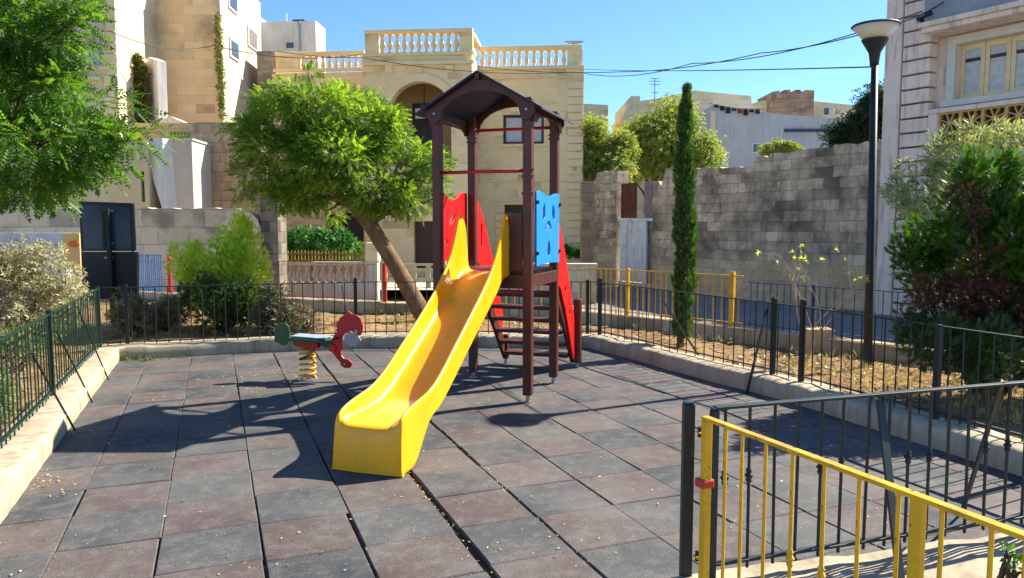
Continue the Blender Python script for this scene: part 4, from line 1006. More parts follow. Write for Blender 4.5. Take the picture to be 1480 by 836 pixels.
# upper balcony slab
s_b, z_b = rz_(1352, 52, FO); 
ub = MB(); ub.box((c1 + .02, FO - .42, z_b + .0), (4.3, wo - .002, z_b + .1)); ub.box((c1 - .05, FO - .5, z_b + .101), (4.3, wo - .002, z_b + .2)); ub.build('balcony_slab', M_rbt, rb, bevel=.012)
MB().box((c1 + .05, FO - .38, z_b + .201), (4.3, FO - .28, z_b + 1.15)).build('balcony_parapet', surf('grey_balcony', lin(150, 154, 158), lin(130, 134, 140), 3, .8), rb)
m = MB(); m.tube([(c1 - .15, FO - .05, z_b + .35), (c1 - .15, FO - .25, z_b + .36)], .05, 8); m.tube([(c1 + .1, FO - .5, z_b + .33), (c1 + .25, FO - .5, z_b + .36)], .06, 8); m.tube([(c1 - .3, FO - .03, z_b + .34), (c1, FO - .3, z_b + .42), (c1 + .5, FO - .5, z_b + .5)], .012, 6)
m.build('cable_bracket', M_black, rb)
tag(MB().tube([(e0 + .12, FO - .06, -.5), (e0 + .12, FO - .06, 9)], .03, 8).build('drainpipe', surf('grey_pipe', lin(176, 160, 146))), 'x') if False else None
# ---------------------------------------------------------------- left buildings
M_l1 = blocks('blank_wall_limestone', lin(226, 198, 154), lin(212, 184, 142), lin(196, 170, 130), .6, .28, stain=lin(156, 136, 112), amount=.4, patch=.35, bs=.4, msize=.005, streaks=False)
M_l1s = blocks('sunlit_side_limestone', lin(214, 200, 174), lin(206, 192, 164), lin(190, 174, 146), .6, .28, stain=lin(180, 164, 136), amount=.2, patch=.6, bs=.3, msize=.004)
def lb(name, label, cat, u0, u1, v0, v1, Y, dep, mat, ang=0, side=None, vb_=None):
    a = W(u0, v0, Y); t = thing(name, label, cat, (a.x, a.y, 0), ang); P_ = Plane((a.x, a.y), ang)
    s1, _ = P_.sz(u1, v0); zt = P_.sz(u0, v0)[1]; zb = -.1 if v1 is None else P_.sz(u0, v1)[1]
    return t, P_, s1, zt, zb
# tall block
t, P_, s1, zt, _ = lb('tall_house', 'tall limestone house with blank shaded front and sunlit windowed side, top left', 'house', 165, 312, -60, None, 24.5, 9, M_l1, R(2))
_, zt = P_.sz(250, -60); 
MB().box((0, 0, -.5), (s1, .4, zt)).build('front_wall', M_l1, t)
MB().box((s1 - .4, .401, -.5), (s1, 4.7, zt)).build('side_wall', M_l1s, t)
MB().box((0, .402, -.5), (s1 - .401, 4.7, zt - .1)).build('body', M_l1, t)
m = MB(); m.box((s1 + .002, -.06, 4.0), (s1 + .1, .14, zt)); m.build('corner_pipe', surf('pale_pipe', lin(205, 190, 165)), t)
def sidewin(t, s, y0, y1, z0, z1, mat=M_glass):
    w = MB().box((s + .003, y0, z0), (s + .05, y1, z1)).build('window', M_wf, t, bevel=.01); MB().box((s + .051, y0 + .08, z0 + .08), (s + .06, y1 - .08, z1 - .08)).build('pane', mat, w)
sidewin(t, s1, 1.0, 1.9, W(327, 84, 25.8).z, W(327, 55, 25.8).z, surf('blue_shutter', lin(48, 74, 96), lin(40, 62, 84)))
sidewin(t, s1, 3.0, 4.1, W(353, 70, 28).z, W(353, 40, 28).z, surf('dim_shutter', lin(110, 104, 96)))
sidewin(t, s1, 1.0, 1.9, W(327, 14, 25.8).z, W(327, -14, 25.8).z)
# set-back end of the side wall
t2, P2_, s2, zt2_, _ = lb('white_rooftop_block', 'white plastered block with small window on the skyline, between the tall house and the villa', 'house', 372, 456, 32, None, 33, 5, M_wf, R(-4))
M_white = surf('white_render', lin(216, 212, 204), lin(200, 196, 186), 1.5, .85, .3, .005, 40, streak=lin(180, 174, 162))
MB().box((0, 0, 3), (s2, 1.3, zt2_)).build('wall', M_white, t2); MB().box((-.9, -.9, 3), (.05, 1.2, zt2_ + .25)).build('stair_tower', M_white, t2)
s0, z1 = P2_.sz(412, 60); s3, z0 = P2_.sz(427, 72); w = MB().box((s0, -.03, z0), (s3, -.003, z1)).build('window', M_wf, t2); MB().box((s0 + .06, -.04, z0 + .06), (s3 - .06, -.031, z1 - .06)).build('pane', M_glass, w)
s0, z1 = P2_.sz(418, 29); MB().box((s0, .4, zt2_), (s0 + .5, .9, zt2_ + .18)).build('roof_hatch', M_black, t2)
s0, _ = P2_.sz(434, 50); MB().tube([(s0, -.04, 3), (s0, -.04, zt2_)], .04, 6).build('rainwater_pipe', M_steel, t2)
s0, _ = P2_.sz(407, 30); MB().tube([(s0, .6, zt2_), (s0, .6, zt2_ + .5)], .03, 6).build('vent_pipe', M_white, t2)
# low parapet block between
t3, P3, s3, zt3_, _ = lb('dark_parapet_block', 'small grey weathered wall block beside the left roof balustrade of the villa', 'wall', 371, 397, 74, None, 27.5, 5, M_l1, R(0))
MB().box((0, 0, -.5), (s3, 3, zt3_)).build('wall', blocks('grey_weathered', lin(170, 156, 134), lin(150, 136, 116), lin(130, 118, 98), .5, .27, stain=lin(96, 88, 78), amount=.6), t3)
# leftmost house
t4, P4, s4, zt4, _ = lb('left_house', 'cream limestone house with shuttered window half hidden by the tree, left edge', 'house', -260, 161, -60, None, 21, 6, M_l1, R(4))
M_l4 = blocks('cream_limestone', lin(216, 200, 168), lin(208, 190, 156), lin(190, 172, 138), .6, .28, stain=lin(184, 164, 130), amount=.2, patch=.6, bs=.2, msize=.004)
h4 = (P4.sz(128, 60)[0], P4.sz(148, 60)[0], P4.sz(138, 96)[1], P4.sz(138, 52)[1])
MB().wall(0, s4, -.5, 10.2, 0, .4, [h4]).build('wall', M_l4, t4); MB().box((0, .41, -.5), (s4, 5, 10.1)).build('body', M_l4, t4)
window(h4, 0, t4, 2, .12, M_wf, M_curt, .06)
m = MB(); z = .2
while z < 10: m.box((s4 - .32 + (.1 if int(z / .3) % 2 else 0), -.06, z), (s4 + .06, -.002, z + .27)); z += .3
m.build('quoins', M_villa_trim, t4, bevel=.01)
m = MB().box((s4 - 6, -.1, P4.sz(140, 112)[1] - .1), (s4 - .4, -.003, P4.sz(140, 112)[1])).build('string_course', M_villa_trim, t4)
# chimney-like buttress, white slab, ledge
t5, P5, s5, zt5, _ = lb('stone_buttress', 'narrow stone buttress with pale cap, left of the tall blank wall', 'wall', 158, 189, 75, None, 22.5, 2, M_l1, 0)
MB().box((0, 0, -.5), (s5, 1.5, zt5)).build('wall', M_l1, t5); MB().box((-.05, -.06, zt5 - .42), (s5 + .05, 1.55, zt5 - .36)).build('ledge', M_l1s, t5)
t6, P6, s6, zt6, _ = lb('white_slab', 'sunlit white plastered wing wall beside the ivy, left of the tall blank wall', 'wall', 211, 227, 90, None, 23.4, 1, M_white, R(-50))
MB().prism([(0, -.5), (s6, -.5), (s6, zt6 - .15), (s6*.25, zt6 + .1), (0, zt6)], (0, 0, 0), (1, 0, 0), (0, 0, 1), (0, .25, 0)).build('wall', M_white, t6)
t7, P7, s7, zt7, _ = lb('tan_terrace_block', 'tan stone terrace block below the white wing wall', 'wall', 188, 268, 178, None, 22, 1.4, M_l1, 0)
M_tan = blocks('tan_stone', lin(206, 176, 124), lin(196, 166, 116), lin(180, 150, 104), .6, .3, stain=lin(170, 140, 98), amount=.2, patch=.6)
MB().box((0, 0, -.5), (s7, 1.4, zt7)).build('wall', M_tan, t7)
MB().prism([(s7*.2, 0), (s7*.55, .28), (s7*.95, .0)], (0, .6, zt7 + .002), (1, 0, 0), (0, 0, 1), (0, .7, 0)).build('sloped_coping', M_white, t7)
# dark stained wall
t8, P8, s8, zt8, _ = lb('stained_wall', 'dark blotched stone wall between the white shed and the round-crowned tree', 'wall', 268, 376, 178, None, 21.6, 1, M_l1, R(-2))
M_dk = blocks('stained_dark_stone', lin(190, 164, 130), lin(164, 140, 110), lin(140, 120, 96), .5, .27, stain=lin(88, 78, 68), amount=.6, patch=.5, bs=.7, band=(1.6, 2.6, lin(150, 118, 84)))
MB().box((0, 0, -.5), (s8, .5, zt8)).build('wall', M_dk, t8)
t9, P9, s9_, zt9, _ = lb('white_shed', 'low white plastered shed with one sunlit wall, above the block wall at left', 'shed', 236, 277, 203, None, 20.2, 1, M_white, R(2))
MB().box((0, 0, -.5), (s9_, 2.2, zt9)).build('wall', surf('shed_render', lin(198, 184, 162), lin(184, 170, 150), 1.5, .9, .3), t9)
MB().box((-.04, -.04, zt9 + .001), (s9_ + .04, 2.2, zt9 + .05)).build('roof_slab', M_white, t9)
# curved sunlit cheek of the shed
cp = W(236, 205, 20.0); t10 = thing('curved_wing_wall', 'sunlit curved whitewashed wing wall leaning on the white shed', 'wall', (cp.x, cp.y, 0), 0)
zz = W(236, 200, 20).z; m = MB(); pr = [(.0, -.5), (-.1, 1.4), (-.18, 2.2), (-.5, 2.9), (-.75, zz), (-.05, zz), (.02, 2.5), (.12, 1.6), (.2, -.5)]
m.prism([(x, z) for x, z in pr], (.0, .0, 0), (.7, -.2, 0), (0, 0, 1), (.55, .7, 0)); m.build('wall', M_white, t10)
# left lower tan house behind tree
t11, P11, s11, zt11, _ = lb('low_tan_house', 'low tan house front with a narrow window, behind the navy notice board', 'house', 60, 213, 205, None, 19.8, 2, M_tan, R(3))
h11 = (P11.sz(203, 250)[0], P11.sz(208, 250)[0], P11.sz(205, 292)[1], P11.sz(205, 248)[1])
MB().wall(0, s11, -.5, zt11, 0, .3, [h11]).build('wall', surf('tan_render', lin(206, 188, 152), lin(192, 174, 138), 1.2, .9, .3), t11); MB().box((0, .31, -.5), (s11, 1.6, zt11 - .05)).build('body', M_l1s, t11)
MB().box((h11[0], .15, h11[2]), (h11[1], .2, h11[3])).build('window', M_bluegrey, t11)
# block wall along the street
b0 = W(-40, 300, 18.2); t12 = thing('block_wall', 'street wall of large pale stone blocks with rounded right end, behind the yellow-green shrub', 'wall', (b0.x, b0.y, 0), R(-1.5)); P12 = Plane((b0.x, b0.y), R(-1.5))
Pt = [P12.sz(u, v) for u, v in ((-40, 300), (100, 300), (195, 301), (330, 301), (350, 303), (362, 308), (372, 316), (377, 330))]
M_bw = blocks('big_pale_blocks', lin(226, 204, 170), lin(212, 190, 156), lin(164, 146, 116), .75, .42, stain=lin(120, 112, 100), amount=.45, patch=.6, bs=.6, msize=.008)
rough_prism(Pt, -.5, .4, 'wall', M_bw, t12)
t13, P13, s13, zt13, _ = lb('old_gate_pier', 'narrow dark weathered stone pier between the block wall and the villa', 'wall', 375, 400, 268, None, 18.0, .8, M_old, 0)
MB().box((0, 0, -.5), (s13, .7, zt13)).build('wall', blocks('pier_stone', lin(150, 138, 120), lin(120, 108, 92), lin(100, 90, 76), .45, .26, stain=lin(60, 58, 56), amount=.7), t13)
t14, P14, s14, zt14, _ = lb('gap_wall', 'dark narrow stone wall in the gap between the villa and the old street wall', 'wall', 842, 858, 262, None, 22.6, .8, M_old, 0)
MB().box((0, 0, -.5), (s14, .7, zt14)).build('wall', M_dk, t14)
# ---------------------------------------------------------------- far houses right
M_far = blocks('far_limestone', lin(222, 206, 170), lin(212, 194, 156), lin(196, 178, 142), .6, .3, stain=lin(190, 170, 132), amount=.3, patch=.15, bs=.2)
M_fgrey = surf('grey_render', lin(186, 184, 182), lin(172, 170, 168), .5, .9, .2, .005, 20, streak=lin(156, 152, 148))
def far(name, label, pts, Y, dep, mat, cat='house', ang=0):
    a = W(pts[0][0], pts[0][1], Y); t = thing(name, label, cat, (a.x, a.y, 0), ang); P_ = Plane((a.x, a.y), ang)
    q = [P_.sz(u, v) for u, v in pts]; q = [(q[0][0], 0)] + q + [(q[-1][0], 0)]
    MB().prism(q, (0, 0, 0), (1, 0, 0), (0, 0, 1), (0, dep, 0)).build('wall', mat, t); return t, P_
t, P_ = far('far_tan_house', 'far cream house with stepped roofline above the feathery trees', [(907, 158), (912, 158), (912, 139), (925, 139), (925, 146), (950, 143), (1004, 131), (1043, 135), (1086, 139), (1087, 165)], 46, 7, M_far)
t, P_ = far('far_grey_house', 'far grey rendered house with one small window and a washing line on its roof', [(1030, 152), (1133, 166)], 42, 3.5, M_fgrey)
s0, z1 = P_.sz(1087, 207); s1, z0 = P_.sz(1099, 222); w = MB().box((s0, -.04, z0), (s1, -.003, z1)).build('window', M_wf, t); MB().box((s0 + .07, -.05, z0 + .07), (s1 - .07, -.041, z1 - .07)).build('pane', M_glass, w)
MB().box((P_.sz(1030, 152)[0] - .1, -.12, P_.sz(1030, 152)[1] - .35), (P_.sz(1026, 152)[0] + .3, -.002, 0)).build('corner_strip', M_far, t)
t, P_ = far('far_low_grey_house', 'far low grey house with a dark ledge line, right of the grey house', [(1133.5, 166), (1222, 172)], 43, 3, M_fgrey)
s0, z1 = P_.sz(1133.5, 187); s1, z0 = P_.sz(1215, 191); MB().box((s0, -.15, z0), (s1, -.003, z1)).build('ledge', M_bluegrey, t)
t, P_ = far('far_long_house', 'long far cream house with one dark square window near the lamp post', [(1086, 150), (1100, 146), (1140, 143), (1244, 153)], 52, 6, M_far)
s0, z1 = P_.sz(1189, 155); s1, z0 = P_.sz(1199, 168); w = MB().box((s0, -.05, z0), (s1, -.003, z1)).build('window', M_wf, t); MB().box((s0 + .08, -.06, z0 + .08), (s1 - .08, -.051, z1 - .08)).build('pane', M_glass, w)
t, P_ = far('crenellated_roof_room', 'small brown stone roof room with a ragged crenellated top, on the far skyline', [(1116, 133), (1126, 131), (1127, 134), (1133, 134), (1134, 130), (1142, 130), (1143, 133), (1149, 133), (1150, 130), (1157, 130), (1158, 133), (1164, 133), (1165, 130), (1177, 131)], 51, 3, blocks('brown_stone', lin(180, 150, 122), lin(160, 130, 104), lin(130, 108, 88), .5, .3, stain=lin(110, 92, 78), amount=.5))
t, P_ = far('far_small_house', 'small far cream house seen just right of the villa', [(841, 150), (879, 152)], 48, 5, M_far)
# washing line
a = W(1026, 150, 41.8); b = W(1103, 158, 41.8); wl = thing('washing_line', 'washing line with dark and coloured clothes on the grey house roof', 'washing line', a)
MB().tube([(0, 0, 0), ((b-a).x*.5, 0, (b-a).z*.5 - .12), ((b-a).x, 0, (b-a).z)], .015, 5).build('line', M_black, wl)
for s in (0, 1): MB().tube([(s*(b-a).x, 0, s*(b-a).z - .7), (s*(b-a).x, 0, s*(b-a).z + .05)], .025, 5).build('pole', M_steel, wl)
cl = [lin(30, 34, 46), lin(24, 28, 34), lin(40, 50, 66), lin(60, 64, 70), lin(150, 50, 36), lin(40, 44, 40), lin(30, 40, 60), lin(50, 60, 80)]
for k, c in enumerate(cl):
    x = (b-a).x * (.08 + .11 * k); z = (b-a).z * (.08 + .11 * k) - .12 * math.sin(math.pi * (.08 + .11*k))
    m = MB(); g = 4
    m.add([(x + .26*i/g, .03*math.sin(i*2+j), z - (.16 + .09*((k*7) % 3))*j/3) for j in range(4) for i in range(g+1)], [(j*(g+1)+i, j*(g+1)+i+1, (j+1)*(g+1)+i+1, (j+1)*(g+1)+i) for j in range(3) for i in range(g)])
    m.build('garment', surf('cloth_%d' % k, c, None, 8, .9), wl)
def antenna(u, v0, v1, Y, label):
    a = W(u, v1, Y); t = thing('tv_antenna', label, 'antenna', a, 0); h = W(u, v0, Y).z - a.z
    MB().tube([(0, 0, -.3), (0, 0, h)], .03, 6).build('mast', M_steel, t); m = MB()
    for k, w in ((0.98, .25), (.9, .35), (.8, .3), (.55, .2)): m.tube([(-w, 0, h*k), (w, 0, h*k)], .02, 5)
    m.build('elements', M_steel, t)
antenna(946, 113, 160, 45.5, 'thin television aerial on the far cream house, left of the cypress tip')
antenna(829, 60, 68, 27.2, 'tiny aerial on the right roof corner of the villa')
# overhead cables
GC = 'cables strung over the street'
def cable(label, pts, r=.008, sag=.15):
    P = [W(*p) for p in pts]; out = []
    for a, b in zip(P, P[1:]):
        for i in range(12): t_ = i / 12; q = a.lerp(b, t_); q.z -= sag * 4 * t_ * (1 - t_); out.append(q)
    out.append(P[-1]); o = MB().tube(out, r, 5).build('overhead_cable', surf('cable_grey', lin(74, 78, 84)), smooth=True); tag(o, label, 'cable', GC)
cable('straight overhead cable from the villa corner to just below the lamp head', [(842, 100, 26.8), (1262, 97, 8.0)], .008, .05)
cable('overhead cable sagging from the villa front up to the corner house, lower of the pair', [(690, 96, 26.4), (900, 104, 22), (1100, 77, 17), (1334, 22, 12.6)], .012, .1)
cable('overhead cable sagging from the villa front up to the corner house, upper of the pair', [(842, 106, 26.8), (1000, 92, 20), (1334, 16, 12.6)], .012, .2)
cable('overhead cable from the tall house across to the villa parapet', [(160, 46, 20.9), (310, 66, 24.2), (527, 78, 24.7)], .014, .25)
cable('overhead cable crossing the arch of the villa loggia', [(398, 74, 26.2), (527, 84, 24.7), (690, 104, 24.6), (842, 104, 26.0)], .012, .06)

a = W(-60, 400, 16.6); t = thing('low_white_wall', 'low pale blue-white wall glimpsed between the dusty shrub and the overhanging tree', 'wall', (a.x, a.y, 0), R(3)); Pq = Plane((a.x, a.y), R(3))
MB().box((0, 0, -.5), (Pq.sz(93, 340)[0], .3, Pq.sz(93, 337)[1])).build('wall', surf('chalky_wall', lin(206, 212, 220), lin(184, 190, 198), 2, .9, .3), t)
# ------------------------------------------------------------------ vegetation
L_mid = leafmat('melia_leaf', lin(52, 90, 28), lin(136, 164, 66), .5)
L_near = leafmat('melia_leaf_near', lin(50, 88, 32), lin(96, 132, 48), .5)
L_cyp = leafmat('cypress_leaf', lin(44, 76, 30), lin(84, 112, 44), .25)
L_con = leafmat('thuja_leaf', lin(30, 68, 22), lin(78, 116, 36), .3)
L_dead = leafmat('thuja_dead', lin(60, 40, 30), lin(104, 64, 44), .2, tcol=(1.3, 1.1, .8))
L_bright = leafmat('lime_shrub_leaf', lin(146, 170, 64), lin(196, 208, 104), .55)
L_dkshrub = leafmat('dark_shrub_leaf', lin(52, 74, 36), lin(86, 106, 54), .3)
L_dusty = leafmat('dusty_leaf', lin(138, 138, 104), lin(196, 190, 156), .35, tcol=(1.4, 1.35, .9))
L_far = leafmat('pepper_leaf', lin(92, 112, 46), lin(146, 158, 84), .45)
L_bush = leafmat('garden_bush_leaf', lin(34, 84, 26), lin(60, 118, 40), .3)
L_olea = leafmat('oleander_leaf', lin(104, 118, 76), lin(158, 166, 122), .3)
L_straw = leafmat('dry_leaf', lin(196, 160, 84), lin(226, 200, 120), .2, tcol=(1.2, 1.1, .8))
M_bark = surf('grey_brown_bark', lin(138, 110, 82), lin(104, 82, 62), 9, .9, .8, .01, 50, streak=lin(80, 64, 50), spec=.15)
M_bark2 = surf('dark_bark', lin(92, 70, 54), lin(70, 54, 44), 9, .9, .8, .01, 50, spec=.15)
T_pin = tmpl_pinnate(6, .27, .062, .35); T_pinx = tmpl_pinnate(5, .30, .085, .25); T_pinm = tmpl_pinnate(5, .30, .085, .3); T_leaf = tmpl_leaf(.24); T_lance = tmpl_leaf(.11); T_spray = tmpl_spray(); T_wh = tmpl_whorl(6, .09, .75); T_wh2 = tmpl_whorl(5, .14, .95)
def lobe(u, v, Y, ru, rv, rd=None):
    w = W(u, v, Y); k = Y / FPX; return (w.x, w.y, w.z, ru * k, (rd if rd else (ru + rv) / 2) * k, rv * k)
def rel(lobes, o): return [(l[0]-o[0], l[1]-o[1], l[2]-o[2], *l[3:]) for l in lobes]
def limbs(m, start, targets, r0, r1=.012, sag=.06):
    for t_ in targets:
        p = curve_pts(start, t_, sag, 6, .04); m.tube(p, [r0 + (r1 - r0) * (i / (len(p)-1)) ** .7 for i in range(len(p))], 7)
# round-crowned tree
b = G(612, 462, .12); tr = thing('shade_tree', 'round-crowned green tree with trunk leaning left, behind the slide in front of the villa', 'tree', (b.x, b.y, .06))
o = Vector((b.x, b.y, .06)); Yt = b.y
k1 = W(572, 385, Yt) - o; k2 = W(535, 325, Yt - .05) - o; k3 = W(508, 292, Yt - .1) - o
m = MB(); m.tube([(0.02, 0, -.1), (.0, 0, .12), k1 * .35 + Vector((.05, 0, 0)), k1, k2, k3, W(488, 262, Yt-.1) - o], [.19, .16, .145, .135, .125, .11, .08], 14)
lobes = [lobe(410, 168, Yt, 48, 42), lobe(462, 152, Yt - .2, 52, 32), lobe(525, 185, Yt, 55, 38), lobe(585, 225, Yt, 42, 38), lobe(480, 225, Yt - .5, 72, 46), lobe(405, 232, Yt, 45, 40), lobe(440, 280, Yt, 50, 22), lobe(548, 278, Yt - .2, 52, 28), lobe(612, 262, Yt + .2, 26, 26), lobe(490, 185, Yt + .8, 76, 50), lobe(372, 205, Yt, 22, 36), lobe(500, 140, Yt, 20, 12), lobe(420, 125, Yt, 22, 10), lobe(360, 250, Yt, 14, 14), lobe(628, 235, Yt, 10, 14), lobe(350, 180, Yt, 10, 16), lobe(445, 108, Yt, 14, 8), lobe(560, 165, Yt, 18, 14), lobe(470, 305, Yt, 20, 8), lobe(632, 285, Yt, 10, 14), lobe(350, 275, Yt, 8, 10), lobe(395, 292, Yt, 22, 10), lobe(590, 292, Yt, 20, 14)]
lobes = rel(lobes, o)
C, P, D, T = crown_pts(lobes, 420, 38, .22, .3, .0, .12, .55)
for c in list(lobes): limbs(m, k3 if random.random() < .6 else k2, [Vector(c[:3])], .05)
ctr = Vector(np.mean([l[:3] for l in lobes], 0))
for c in C[::7]: 
    c = Vector(c); m.tube([ctr.lerp(c, .4), ctr.lerp(c, .7) + Vector((0, 0, .05)), c], [.022, .013, .006], 5)
m.build('trunk', M_bark, tr, smooth=True)
foliage('crown', tr, P, D, T_pinx, .125, L_mid, 1.0, T)
dn = rng_t = None
# near tree at the left, reaching in from outside the frame
Yn = 8.6; b = G(-330, 560, .1); tr = thing('overhanging_tree', 'large feathery-leaved tree reaching in from the left edge over the dusty shrub', 'tree', (b.x, Yn + .4, .06))
o = Vector((b.x, Yn + .4, .06)); m = MB(); top = W(-150, 230, Yn) - o
m.tube([(0, 0, -.1), (.05, 0, .8), top * .6 + Vector((0, .1, 0)), top, W(-90, 60, Yn) - o], [.2, .17, .14, .12, .08], 14)
lobes = [lobe(20, 40, Yn, 95, 60), lobe(75, 75, Yn - .2, 55, 45), lobe(30, 140, Yn, 100, 60), lobe(120, 165, Yn, 62, 36), lobe(60, 210, Yn - .3, 95, 50), lobe(140, 205, Yn, 60, 34), lobe(180, 205, Yn, 40, 22), lobe(30, 275, Yn, 75, 38), lobe(85, 245, Yn, 60, 32), lobe(-60, 120, Yn, 90, 130), lobe(-60, -20, Yn, 110, 70), lobe(60, 0, Yn, 60, 32), lobe(100, 38, Yn, 34, 22), lobe(-100, 250, Yn + .4, 80, 60), lobe(20, 180, Yn + .8, 110, 100)]
lobes = rel(lobes, o); C, P, D, T = crown_pts(lobes, 350, 17, .20, .3, -.05, .25, .6)
for c in lobes: limbs(m, top, [Vector(c[:3])], .035)
for c in C[::5]:
    c = Vector(c); n_ = min(lobes, key=lambda l: (Vector(l[:3]) - c).length); m.tube([Vector(n_[:3]), Vector(n_[:3]).lerp(c, .5) + Vector((0, 0, .04)), c], [.014, .009, .004], 5)
m.build('trunk', M_bark2, tr, smooth=True)
foliage('crown', tr, P, D, T_pin, .21, L_near, .7, T)
# slender cypress
b = G(983, 500, .12); tr = thing('slender_cypress', 'very thin pencil-shaped cypress behind the right railing', 'tree', (b.x, b.y, .07)); H = W(990, 122, b.y).z
m = MB(); m.tube([(0, 0, -.05), (0.01, 0, 1.5), (.05, 0, H - .25)], [.05, .035, .008], 8); m.build('trunk', M_bark2, tr)
n = 5200; z = RNG.uniform(.03, 1, n) ** .9 * (H - .12)
rad = .125 * np.interp(z / H, [0, .12, .35, .6, .8, .92, 1.0], [.55, .85, 1.0, .9, .62, .3, .05]) * (1 + .18 * np.sin(z * 9) + .12 * np.sin(z * 23))
a = RNG.uniform(0, 2*np.pi, n); r = rad * RNG.uniform(.45, 1.08, n)
P = np.stack([r*np.cos(a) + .03 * np.sin(z * 1.7) + .05 * z / H, r*np.sin(a), z], 1); D = np.stack([np.cos(a)*.35, np.sin(a)*.35, np.ones(n)], 1) + RNG.normal(0, .22, (n, 3))
foliage('crown', tr, P, D, T_spray, .075, L_cyp, 1.5)
# conifer, green outside and brown within
Yc = 6.9; b = W(1420, 560, Yc); tr = thing('thuja_bush', 'big bushy conifer, bright green outside with brown dead foliage inside, right of the lamp post', 'conifer', (b.x, b.y, .08)); o = Vector((b.x, b.y, .08))
m = MB()
tips = [(1312, 372, 10, 20), (1335, 345, 16, 28), (1365, 318, 14, 40), (1388, 285, 12, 38), (1405, 262, 10, 26), (1432, 285, 18, 40), (1447, 250, 8, 22), (1470, 268, 12, 30), (1505, 280, 20, 40), (1550, 320, 36, 60), (1352, 385, 18, 32), (1402, 345, 28, 42), (1460, 335, 28, 50), (1325, 410, 14, 20), (1420, 400, 28, 34), (1480, 400, 26, 50), (1580, 400, 36, 70), (1640, 400, 50, 80), (1710, 420, 50, 90), (1620, 480, 50, 60)]
gl = rel([lobe(u, v, Yc + random.uniform(-.35, .35), ru, rv) for u, v, ru, rv in tips], o)
C, P, D, T = crown_pts(gl, 470, 60, .12, .55, .75, 0, 1.45)
foliage('crown', tr, P, D, T_spray, .075, L_con, 1.5, T)
dl = rel([lobe(u, v, Yc + dy, ru, rv) for u, v, ru, rv, dy in ((1375, 430, 48, 42, -.2), (1340, 440, 28, 30, -.15), (1412, 385, 30, 45, -.25), (1400, 470, 45, 30, -.1), (1450, 440, 40, 45, -.2), (1395, 300, 20, 30, -.3), (1490, 470, 60, 60, -.2))], o)
C2, P2, D2, T2 = crown_pts(dl, 150, 44, .11, .3, .2, 0, 1.1)
foliage('dead_foliage', tr, P2, D2, T_spray, .05, L_dead, 1.5, T2)
gl2 = rel([lobe(u, v, Yc + dy, ru, rv) for u, v, ru, rv, dy in ((1360, 500, 50, 36, -.4), (1420, 510, 60, 40, -.5), (1480, 520, 60, 50, -.4), (1330, 485, 26, 26, -.2))], o)
C3, P3, D3, T3 = crown_pts(gl2, 100, 34, .1, .4, .3, 0, 1.2); foliage('lower_crown', tr, P3, D3, T_spray, .07, L_dkshrub, 1.5, T3)
for t_ in gl[::2] + dl: limbs(m, (random.uniform(-.1, .1), random.uniform(-.1, .1), .0), [Vector(t_[:3])], .035, .008, .03)
m.build('trunk', M_bark2, tr, smooth=True)
# oleander behind it
def shrub(name, label, cat, u, v, lobes, nclump, nfr, cr, tmpl, size, mat, up=.3, shell=.5, group=None, zb=.12, stems=6, roll=1.0, flat=1.0, bark=None):
    b = G(u, v, zb); t = thing(name, label, cat, (b.x, b.y, zb - .04), 0, group); o = Vector(t.location)
    lb_ = rel([lobe(a, c, b.y + (l[0] if l else 0), ru, rv) for a, c, ru, rv, *l in lobes], o); C, P, D, T = crown_pts(lb_, nclump, nfr, cr, shell, up, 0, flat)
    P[:, 2] = np.maximum(P[:, 2], .03)
    m = MB()
    for c in C[:: max(1, len(C) // (stems * 3))]: m.tube(curve_pts((random.uniform(-.05, .05), random.uniform(-.05, .05), -.02), c, .05, 5, .03), [.014, .012, .01, .008, .006, .004], 5)
    m.build('stems', bark or M_bark2, t, smooth=True); foliage('foliage', t, P, D, tmpl, size, mat, roll, T); return t
shrub('oleander', 'pale grey-green oleander in front of the corner house, behind the conifer', 'shrub', 1395, 480, [(1330, 270, 35, 38), (1370, 225, 30, 30), (1400, 210, 36, 26), (1345, 300, 40, 30), (1385, 270, 40, 40), (1310, 290, 22, 30), (1440, 200, 40, 26)], 85, 14, .12, T_wh, .10, L_olea, .3, .4)
# lime green shrub with dark lower part
shrub('lime_green_shrub', 'feathery lime-green conifer shrub with upright tips, behind the back railing', 'shrub', 330, 470, [(345, 345, 26, 34), (362, 375, 26, 42), (330, 370, 34, 34), (345, 400, 40, 40), (272, 375, 22, 24), (295, 395, 32, 30), (310, 430, 40, 30), (360, 430, 28, 30)], 230, 46, .12, T_spray, .08, L_bright, .8, .35, roll=1.5, flat=1.4)
shrub('dark_low_shrub', 'dark green shrub in front of the lime-green one, behind the back railing', 'shrub', 318, 478, [(315, 440, 40, 32, -.2), (290, 425, 26, 24, -.2), (345, 445, 30, 26, -.2), (330, 415, 30, 20, -.2)], 110, 34, .11, T_spray, .075, L_dkshrub, .4, .4, roll=1.5)
shrub('sparse_dark_shrub', 'small dark purplish shrub between the lime-green shrub and the spring horse', 'shrub', 396, 485, [(395, 440, 16, 30), (400, 470, 22, 16), (385, 460, 14, 20)], 40, 18, .1, T_wh, .09, leafmat('purple_dark_leaf', lin(60, 62, 48), lin(92, 92, 70), .2), .3, .3)
GD = 'dry grey shrubs along the back railing'
